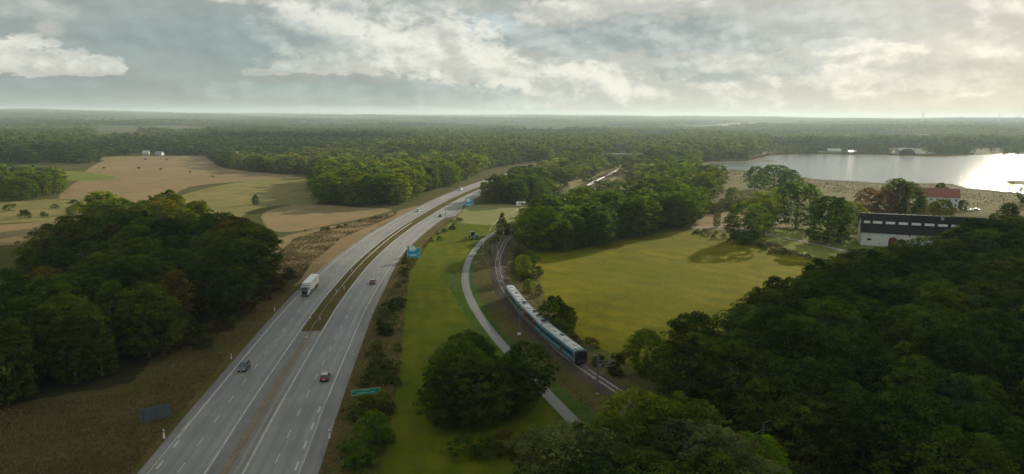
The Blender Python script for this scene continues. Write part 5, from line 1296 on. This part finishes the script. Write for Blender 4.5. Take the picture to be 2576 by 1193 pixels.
for i, s in enumerate(mast_s):
    off = -5.0 if i else 4.2     # left of travel is negative
    off = {0: 4.2, 1: -4.2, 2: -5.4}.get(i, -4.0)
    mast(s, off, 8.6, None, labs[i])
def wire(name, pts, r, label, group):
    mb = MB()
    for a, b in zip(pts[:-1], pts[1:]): mb.tube(a, b, r, n=4)
    o = mb.build(name, M['wire'], None); tag(o, label, 'wire', group); return o
ss = np.arange(mast_s[0] - 25, mast_s[-1] + 20, 4.0)
def sag(s):
    k = np.searchsorted(mast_s, s); 
    if k == 0 or k >= len(mast_s): return 0.3
    t = (s - mast_s[k - 1]) / (mast_s[k] - mast_s[k - 1]); return 4 * t * (1 - t)
wire('contact_wire', [(*rail.at(s)[:2], 6.0) for s in ss], 0.018, 'lower contact wire strung over the railway track', 'overhead wires')
wire('catenary_wire', [(*rail.at(s)[:2], 7.1 - 0.7 * sag(s)) for s in ss], 0.018, 'upper sagging catenary wire over the railway track', 'overhead wires')
wire('feeder_wire', [(*rail.at(s, -5.6 if s > mast_s[1] - 18 else 5.0)[:2], 9.1 - 0.6 * sag(s)) for s in ss if s > mast_s[1] - 14], 0.02, 'feeder wire on the outer side of the masts', 'overhead wires')
# two bare poles and thin poles by the bend
for i, (bx_, by_, hh, lab) in enumerate([(1239, 646, 9.0, 'pale wooden pole left of its pair by the cycle path bend'), (1247, 650, 8.0, 'wooden pole right of its pair by the cycle path bend'), (1308, 569, 9.0, 'slim wooden pole between the lawn end and the track'), (1121, 556, 7.0, 'lamp pole standing at the lay-by')]):
    x, y = G(bx_, by_); o = empty('wooden_pole', (x, y, 0)); tag(o, lab, 'pole', 'slim poles')
    MB().tube((0, 0, -.2), (0.15, 0, hh), 0.15, 0.10, 8).build('post', M['wood_pole'], o); MB().box((0.15, 0, hh - 0.5), (1.3, 0.10, 0.10)).build('crossarm', M['wood_pole'], o)

# ------------------------------------------------------------------ signs, posts, barrier
FONT = {'A': ['01110', '10001', '11111', '10001', '10001'], 'E': 0}
def text_part(root, txt, cx_, cz_, h, mat, y=-0.05, maxw=None):
    cu = bpy.data.curves.new('lettering', 'FONT'); cu.body = txt; cu.size = h * 1.35; cu.extrude = 0.012; cu.align_x = 'CENTER'; cu.align_y = 'CENTER'; cu.resolution_u = 2
    ob = bpy.data.objects.new('lettering_src', cu); C.objects.link(ob)
    dg = bpy.context.evaluated_depsgraph_get(); me = bpy.data.meshes.new_from_object(ob.evaluated_get(dg)); bpy.data.objects.remove(ob)
    me.materials.clear(); me.materials.append(mat)
    o = link_mesh('lettering', me, root); o.rotation_euler = (math.pi / 2, 0, 0); o.location = (cx_, y, cz_)
    if maxw and me.vertices:
        w_ = max(v.co.x for v in me.vertices) - min(v.co.x for v in me.vertices)
        if w_ > maxw: o.scale = (maxw / w_, 1, 1)
    return o
def face_cam(x, y): return math.atan2(-x, y) * 1.0
# green junction sign
x, y = G(921, 1008); gs = empty('road_sign', (x, y, 0), math.atan2(y, x) - math.pi / 2 + 0.12); tag(gs, 'wide green sign reading Trafikplats Karlskrona Väst above the verge', 'sign', 'road signs')
b_ = MB().box((0, 0, 1.95), (5.9, 0.08, 1.15)).build('board', M['sign_green'], gs)
MB().box((0, -0.03, 2.50), (5.8, 0.05, 0.05)).build('border', M['sign_text'], b_); MB().box((0, -0.03, 1.40), (5.8, 0.05, 0.05)).build('border', M['sign_text'], b_)
MB().box((-2.87, -0.03, 1.95), (0.05, 0.05, 1.1)).build('border', M['sign_text'], b_); MB().box((2.87, -0.03, 1.95), (0.05, 0.05, 1.1)).build('border', M['sign_text'], b_)
text_part(gs, 'Trafikplats', 0, 2.28, 0.24, M['sign_text'], maxw=2.4); text_part(gs, 'Karlskrona  V\u00e4st', 0, 1.78, 0.38, M['sign_text'], maxw=5.2)
for q in (-1.8, 0, 1.8): MB().tube((q, 0.1, -.1), (q, 0.1, 2.45), 0.06, n=8).build('post', M['steel'], gs)
def blue_sign(bx, by, s, lab):
    x, y = G(bx, by); o = empty('road_sign', (x, y, 0), math.atan2(y, x) - math.pi / 2 - 0.05, s); tag(o, lab, 'sign', 'road signs')
    def P(nm, a, c, z0, z1, mat, yy=0.0, par=None): return MB().box(((a + c) / 2, yy, (z0 + z1) / 2), (c - a, 0.08, z1 - z0)).build(nm, mat, par or o)
    bd = P('board', -2.6, 2.6, 1.3, 5.2, M['sign_blue']); P('top_board', -2.8, 1.1, 5.2, 5.95, M['sign_green'])
    P('white_panel', -1.8, 0.55, 3.85, 5.9, M['sign_white'], -0.06); P('white_panel', 0.4, 1.2, 4.5, 5.1, M['sign_white'], -0.07); P('blue_square', 0.55, 1.0, 5.3, 5.8, M['sign_blue'], -0.08)
    P('lettering', -1.7, 1.3, 1.95, 2.40, M['sign_text'], -0.06); P('lettering', -2.5, 2.0, 2.65, 2.95, plain('sign_faint_' + str(bx), (0.03, 0.34, 0.50), 0.5), -0.06); P('arrow', 2.0, 2.45, 2.6, 3.1, M['sign_text'], -0.06)
    P('arrow', -2.5, -2.1, 2.45, 2.8, M['sign_text'], -0.06); P('number_symbol', -2.6, -2.1, 5.2, 5.8, M['sign_text'], -0.06)
    for e_ in ((-2.6, 2.6, 1.3, 1.38), (1.1, 2.6, 5.12, 5.2)): P('border', *e_, M['sign_text'], -0.05)
    P('border', 2.52, 2.6, 1.3, 5.2, M['sign_text'], -0.055); P('border', -2.6, -2.52, 1.3, 5.2, M['sign_text'], -0.055)
    for q in (-1.9, 1.9): MB().tube((q, 0.14, -.1), (q, 0.14, 5.1), 0.09, n=8).build('post', M['steel'], o)
    for q in (1.8, 4.6): MB().box((0, 0.12, q), (5.0, 0.08, 0.12)).build('rail', M['steel'], o)
    return o
blue_sign(1041, 655, 1.0, 'nearer blue motorway exit sign with white panel beside the right shoulder'); blue_sign(1180.5, 523, 1.0, 'farther blue motorway exit sign where the dark grove begins')
x, y = G(393, 1068); bs = empty('road_sign', (x, y, 0), math.atan2(y, x) - math.pi / 2 + 0.15); tag(bs, 'dark back of a large road sign at the lower left verge', 'sign', 'road signs')
MB().box((0, 0, 2.3), (5.6, 0.07, 2.5)).build('board', M['sign_back'], bs)
for q in (1.3, 2.3, 3.3): MB().box((0, -0.06, q), (5.5, 0.05, 0.08)).build('rail', M['steel_dark'], bs)
for q in (-2.0, 0.2, 2.7): MB().tube((q, -0.12, -.1), (q, -0.12, 3.4), 0.07, n=8).build('post', M['steel_dark'], bs)

def marker(x, y, rz, lab, s=1.0, grp='roadside marker posts', stub=False):
    o = empty('marker_post', (x, y, 0), rz, s); tag(o, lab, 'marker post', grp)
    MB().loft([[(a * w_, b * w_, z) for a, b in ((-1, -.6), (1, -.6), (1, .6), (-1, .6))] for z, w_ in ((-0.1, 0.11), (0.75, 0.085))]).build('post', M['white'], o)
    MB().box((0, 0, 0.83), (0.17, 0.12, 0.17)).build('reflector_band', M['black'], o)
    MB().loft([[(a * w_, b * w_, z) for a, b in ((-1, -.6), (1, -.6), (1, .6), (-1, .6))] for z, w_ in ((0.91, 0.085), (1.12, 0.06))]).build('cap', M['bright_white'], o)
M['yellowish'] = plain('post_cream', (0.52, 0.50, 0.30), 0.6)
for i, (bx_, by_, lab) in enumerate([(413, 1103, 'stout marker post at the lower left verge near the sign back'), (582, 904, 'marker post on the left verge beside the slate SUV'), (691, 783, 'marker post on the left verge ahead of the lorry'),
        (829, 1103, 'marker post at the bottom of the right verge'), (889, 895, 'marker post on the right verge above the red hatchback'), (937, 787, 'marker post on the right verge below the dark red car'), (781, 802, 'marker post left side of the median nose'),
        (866, 728, 'marker post in the median grass by the dark red car'), (805, 805, 'marker post right side of the median nose'), (846, 737, 'marker post on the left edge of the median grass'), (975, 692, 'marker post on the right verge below the nearer blue sign'), (885, 683, 'marker post in the median beyond the dark red car'), (930, 640, 'farthest marker post in the median grass')]):
    x, y = G(bx_, by_); marker(x, y, 0.2, lab, 1.55 if i in (0, 3) else 1.15)
# wire barrier down the middle
vb = MB(); s = CROSS + 1
gb = empty('wire_barrier', (0, 0, 0)); tag(gb, 'wire rope barrier on slim posts down the grassy median', 'barrier')
px_me = None; cnt = 0
while s < sY(330):
    x, y, a = road.at(s)
    if px_me is None:
        mbp = MB().box((0, 0, 0.38), (0.10, 0.08, 0.80)); px_me = bpy.data.meshes.new('post'); px_me.from_pydata(mbp.v, [], mbp.f); px_me.materials.append(M['steel'])
    p = link_mesh('post', px_me, gb); p.location = (x, y, 0.05); p.rotation_euler = (0, 0, a); cnt += 1
    s += 3.2
for zz in (0.55, 0.72):
    mb = MB(); pts = [(*road.at(q)[:2], zz) for q in np.arange(CROSS + 1, sY(330), 6.4)]
    for a_, b_ in zip(pts[:-1], pts[1:]): mb.tube(a_, b_, 0.03, n=4)
    mb.build('cable', M['steel'], gb)
ax_, ay_, aa_ = road.at(CROSS + 1)
MB().tube((ax_, ay_, 0.7), (*road.at(CROSS - 9)[:2], 0.05), 0.05, n=5).build('anchor_cable', M['steel'], gb); MB().box((*road.at(CROSS - 9)[:2], 0.16), (2.2, 0.7, 0.3), aa_).build('anchor_block', M['concrete'], gb)
# hay bales on the brown field
for i, (bx_, by_) in enumerate([(405, 427), (349, 424), (536, 446), (478, 434), (262, 424), (366, 402), (420, 403), (562, 408)]):
    x, y = G(bx_, by_); o = MB().tube((-1.3, 0, 0.9), (1.3, 0, 0.9), 0.95, n=14).build('hay_bale', M['hay'], None); o.location = (x, y, 0); o.rotation_euler = (0, 0, i * 0.7)
    tag(o, ['largest dark bale in the middle of the far brown field', 'bale left of the middle of the far brown field', 'bale at the right near edge of the far brown field', 'bale right of the middle of the far brown field', 'bale at the left end of the far brown field', 'small bale near the far houses', 'small bale at the far side of the brown field', 'small bale beside the white barn'][i], 'hay bale', 'bales on the far brown field')
# small trackside cabinets
for i, (bx_, by_, lab) in enumerate([(1263, 703, 'white relay box left of the track beyond the train tail'), (1306, 845, 'white relay box left of the train beside the wood clump'), (1259, 713, 'small pale box at the bend left of the rails')]):
    x, y = G(bx_, by_); o = empty('relay_box', (x, y, 0.0)); tag(o, lab, 'relay box', 'trackside relay boxes')
    MB().box((0, 0, 0.5), (0.9, 0.45, 0.75)).build('cabinet', M['bright_white'], o); MB().box((0, 0, 0.93), (1.0, 0.55, 0.08)).build('lid', M['concrete'], o)

# ------------------------------------------------------------------ rough grass, real tufts
def tufts(name, label, poly_list, n, hgt, mat, seed, avoid=(12.9 * K, 2.6, 2.2)):
    rng = np.random.default_rng(seed); XS, YS = [], []
    tot = sum(abs(sum(p[i][0] * p[(i + 1) % len(p)][1] - p[(i + 1) % len(p)][0] * p[i][1] for i in range(len(p)))) / 2 for p in poly_list)
    for p in poly_list:
        P = np.array(p); A = abs(np.sum(P[:, 0] * np.roll(P[:, 1], -1) - np.roll(P[:, 0], -1) * P[:, 1])) / 2
        x0, y0 = P.min(0); x1, y1 = P.max(0); m_ = int(n * A / tot * ((x1 - x0) * (y1 - y0) / A))
        gx, gy = rng.uniform(x0, x1, m_), rng.uniform(y0, y1, m_); k = in_poly(gx, gy, p)
        cl = np.sin(gx / 5.3 + 2 * np.sin(gy / 7.1)) * np.sin(gy / 6.3 + 1.5 * np.sin(gx / 9.7)) + rng.normal(0, 0.8, m_) > 0.0
        k &= cl; XS.append(gx[k]); YS.append(gy[k])
    x, y = np.concatenate(XS), np.concatenate(YS)
    k = (road.dist(x, y) > avoid[0]) & (rail.dist(x, y) > avoid[1]) & (path.dist(x, y) > avoid[2]); x, y = x[k], y[k]; N = len(x)
    V = []; 
    for q in range(4):
        a = rng.uniform(0, 6.28, N); w = hgt * 0.45 * rng.uniform(0.6, 1.3, N); h = hgt * rng.uniform(0.5, 1.4, N); ln = rng.uniform(-.4, .4, (2, N)) * hgt
        dx2, dy2 = np.cos(a) * w, np.sin(a) * w
        V.append(np.stack([np.stack([x - dx2, y - dy2, np.zeros(N)], 1), np.stack([x + dx2, y + dy2, np.zeros(N)], 1), np.stack([x + ln[0], y + ln[1], h], 1)], 1))
    V = np.concatenate(V).reshape(-1, 3)
    o = link_mesh(name, np_mesh(name, V, np.arange(len(V)).reshape(-1, 3), mat)); o['kind'] = 'stuff'; o['label'] = label
M['grass_dry'] = ground_mat('grass_dry', ((0.19, 0.145, 0.065), (0.25, 0.18, 0.085), (0.125, 0.13, 0.030)), 0.09, 0.9, bump=0); M['grass_green'] = ground_mat('grass_green', ((0.080, 0.092, 0.006), (0.13, 0.118, 0.008), (0.062, 0.080, 0.005)), 0.05, 0.8, bump=0)
tufts('rough_grass', 'rough dry grass on the verges and railway banks', [g0((330, 1193), (360, 1050), (560, 860), (740, 700), (860, 600), (1000, 540), (940, 545), (740, 600), (500, 850), (340, 960), (200, 1193)), g0((800, 1193), (880, 930), (950, 780), (1040, 645), (1120, 560), (1085, 600), (1030, 690), (1005, 950), (960, 1193)),
    g0((1250, 690), (1300, 850), (1480, 1030), (1560, 960), (1440, 850), (1350, 760), (1300, 640))], 42000, 0.30, M['grass_dry'], 51)
tufts('verge_brush', 'knee-high dry brush on the bank left of the motorway', [g0((300, 1193), (330, 1060), (420, 930), (500, 850), (620, 770), (730, 700), (780, 668), (760, 700), (640, 815), (520, 960), (430, 1070), (350, 1193)), g0((-50, 1193), (-50, 1040), (180, 1000), (350, 985), (340, 1193))], 30000, 0.34, M['grass_dry'], 57)
tufts('meadow_tussocks', 'small tussocks dotting the green meadows', [g0((1352, 700), (1340, 640), (1480, 622), (1740, 582), (1900, 600), (2000, 650), (1900, 900), (1600, 940), (1440, 835)), g0((1030, 690), (1130, 600), (1240, 600), (1165, 680), (1180, 790), (1240, 860), (1100, 1100), (960, 1193), (1005, 900))], 22000, 0.11, M['grass_green'], 52)

M['reed_leaf'] = ground_mat('reed_leaf', ((0.20, 0.17, 0.08), (0.25, 0.20, 0.10), (0.15, 0.14, 0.05)), 0.03, 0.8, bump=0)
tufts('reed_bed', 'tan reeds and rough growth along the lake shores', [g0((1700, 440), (1760, 408), (1799, 425), (1857, 429), (1940, 438.5), (2063, 453.5), (2212, 462), (2384, 464), (2434, 474.5), (2559, 487.5), (2700, 494), (2700, 520), (2400, 520), (2063, 480), (1857, 460))], 8000, 0.6, M['reed_leaf'], 53)
tufts('far_reed_bed', 'rough dark growth along the far lake shore', [g0((1786, 408), (1877, 406), (1910, 398), (1938, 391), (1998, 388.5), (2063, 388.5), (2181, 389), (2303, 393), (2380, 394), (2450, 389), (2450, 386), (2303, 389), (2063, 385), (1938, 386), (1880, 401))], 9000, 1.6, M['reed_leaf'], 54)

# ------------------------------------------------------------------ unseen cloud bank shaped to shade the foreground and far woods, and the air
ALT = 1050.0
shade = [(-1500, 330), (-430, 335), (-270, 320), (-150, 312), (-95, 298), (-55, 268), (-10, 225), (50, 185), (100, 232), (150, 290), (190, 350), (250, 415), (330, 470), (480, 520), (900, 560), (1500, 300), (1300, -500), (-1500, -500)]
shade2 = [[(-560, 1330), (-250, 1300), (-230, 1560), (-420, 1750), (-720, 1650)], [(-1200, 900), (-520, 860), (-560, 960), (-1200, 1010)]]
rng = np.random.default_rng(77)
ofx, ofy = ALT / math.tan(SUN_EL) * math.sin(SUN_AZ), ALT / math.tan(SUN_EL) * math.cos(SUN_AZ)
bm = bmesh.new(); bmesh.ops.create_icosphere(bm, subdivisions=2, radius=1.0)
iv = np.array([v.co[:] for v in bm.verts]); ifc = np.array([[v.index for v in f.verts] for f in bm.faces]); bm.free()
def cloud(name, label, poly, gap, rad, z):
    P = np.array(poly); x0, y0 = P.min(0) - 30; x1, y1 = P.max(0) + 30
    gx, gy = np.meshgrid(np.arange(x0, x1, gap), np.arange(y0, y1, gap)); gx = gx.ravel() + rng.uniform(-.4, .4, gx.size) * gap; gy = gy.ravel() + rng.uniform(-.4, .4, gy.size) * gap
    k = in_poly(gx, gy, poly); gx, gy = gx[k], gy[k]; V = []; Fc = []
    Q = np.array(poly + [poly[0]]); dm = np.full(len(gx), 1e9)
    for a, b in zip(Q[:-1], Q[1:]):
        t = np.clip(((gx - a[0]) * (b[0] - a[0]) + (gy - a[1]) * (b[1] - a[1])) / max(1e-6, ((b - a) ** 2).sum()), 0, 1)
        dm = np.minimum(dm, np.hypot(gx - a[0] - t * (b[0] - a[0]), gy - a[1] - t * (b[1] - a[1])))
    for i, (x, y) in enumerate(zip(gx, gy)):
        r = rad * (0.45 + 0.55 * min(1, dm[i] / 70)) * rng.uniform(0.8, 1.2)
        if dm[i] < 55 and rng.uniform() < 0.35 * (1 - dm[i] / 55): continue
        V.append(iv * (1 + 0.18 * rng.normal(size=(len(iv), 1))) * np.array([r, r, r * 0.5]) + np.array([x + ofx, y + ofy, z + rng.uniform(0, r * 0.5)])); Fc.append(ifc + len(iv) * (len(V) - 1))
    o = link_mesh(name, np_mesh(name, np.concatenate(V), np.concatenate(Fc), M['cloud'], True)); o['kind'] = 'stuff'; o['label'] = label
M['cloud'], gq, bq, oq = new_mat('cloud'); bq.inputs['Base Color'].default_value = (0.8, 0.8, 0.8, 1); bq.inputs['Roughness'].default_value = 1.0
trl = gq.node('ShaderNodeBsdfTranslucent'); trl.inputs[0].default_value = (0.8, 0.8, 0.8, 1); mq = gq.node('ShaderNodeMixShader'); mq.inputs[0].default_value = 0.5
gq.l.new(bq.outputs[0], mq.inputs[1]); gq.l.new(trl.outputs[0], mq.inputs[2]); gq.l.new(mq.outputs[0], oq.inputs[0])
cloud('cloud_bank', 'unseen cumulus bank above the picture, shaped so its shade covers the foreground', shade, 36, 40, ALT)
for i, q in enumerate(shade2): cloud('cloud_bank', 'smaller unseen cumulus above the picture, added to shade the distant woods', q, 44, 46, ALT)

zlow = float(V_[:, 2].min()) - 1.0
hz = MB().box((0, 0, (zlow + 143) / 2), (33000, 33000, 143 - zlow)).build('haze', M['white'], None); hz['kind'] = 'stuff'; hz['label'] = 'pale haze filling the air down the valley'
hm_ = bpy.data.materials.new('haze_air'); hm_.use_nodes = True; hm_.node_tree.nodes.clear(); gh = NG(hm_.node_tree)
ho = gh.node('ShaderNodeOutputMaterial'); pv_ = gh.node('ShaderNodeVolumePrincipled'); pv_.inputs['Color'].default_value = (0.78, 0.93, 0.97, 1); pv_.inputs['Density'].default_value = 0.00010; pv_.inputs['Anisotropy'].default_value = 0.22
gh.l.new(pv_.outputs[0], ho.inputs['Volume']); hz.data.materials.clear(); hz.data.materials.append(hm_)
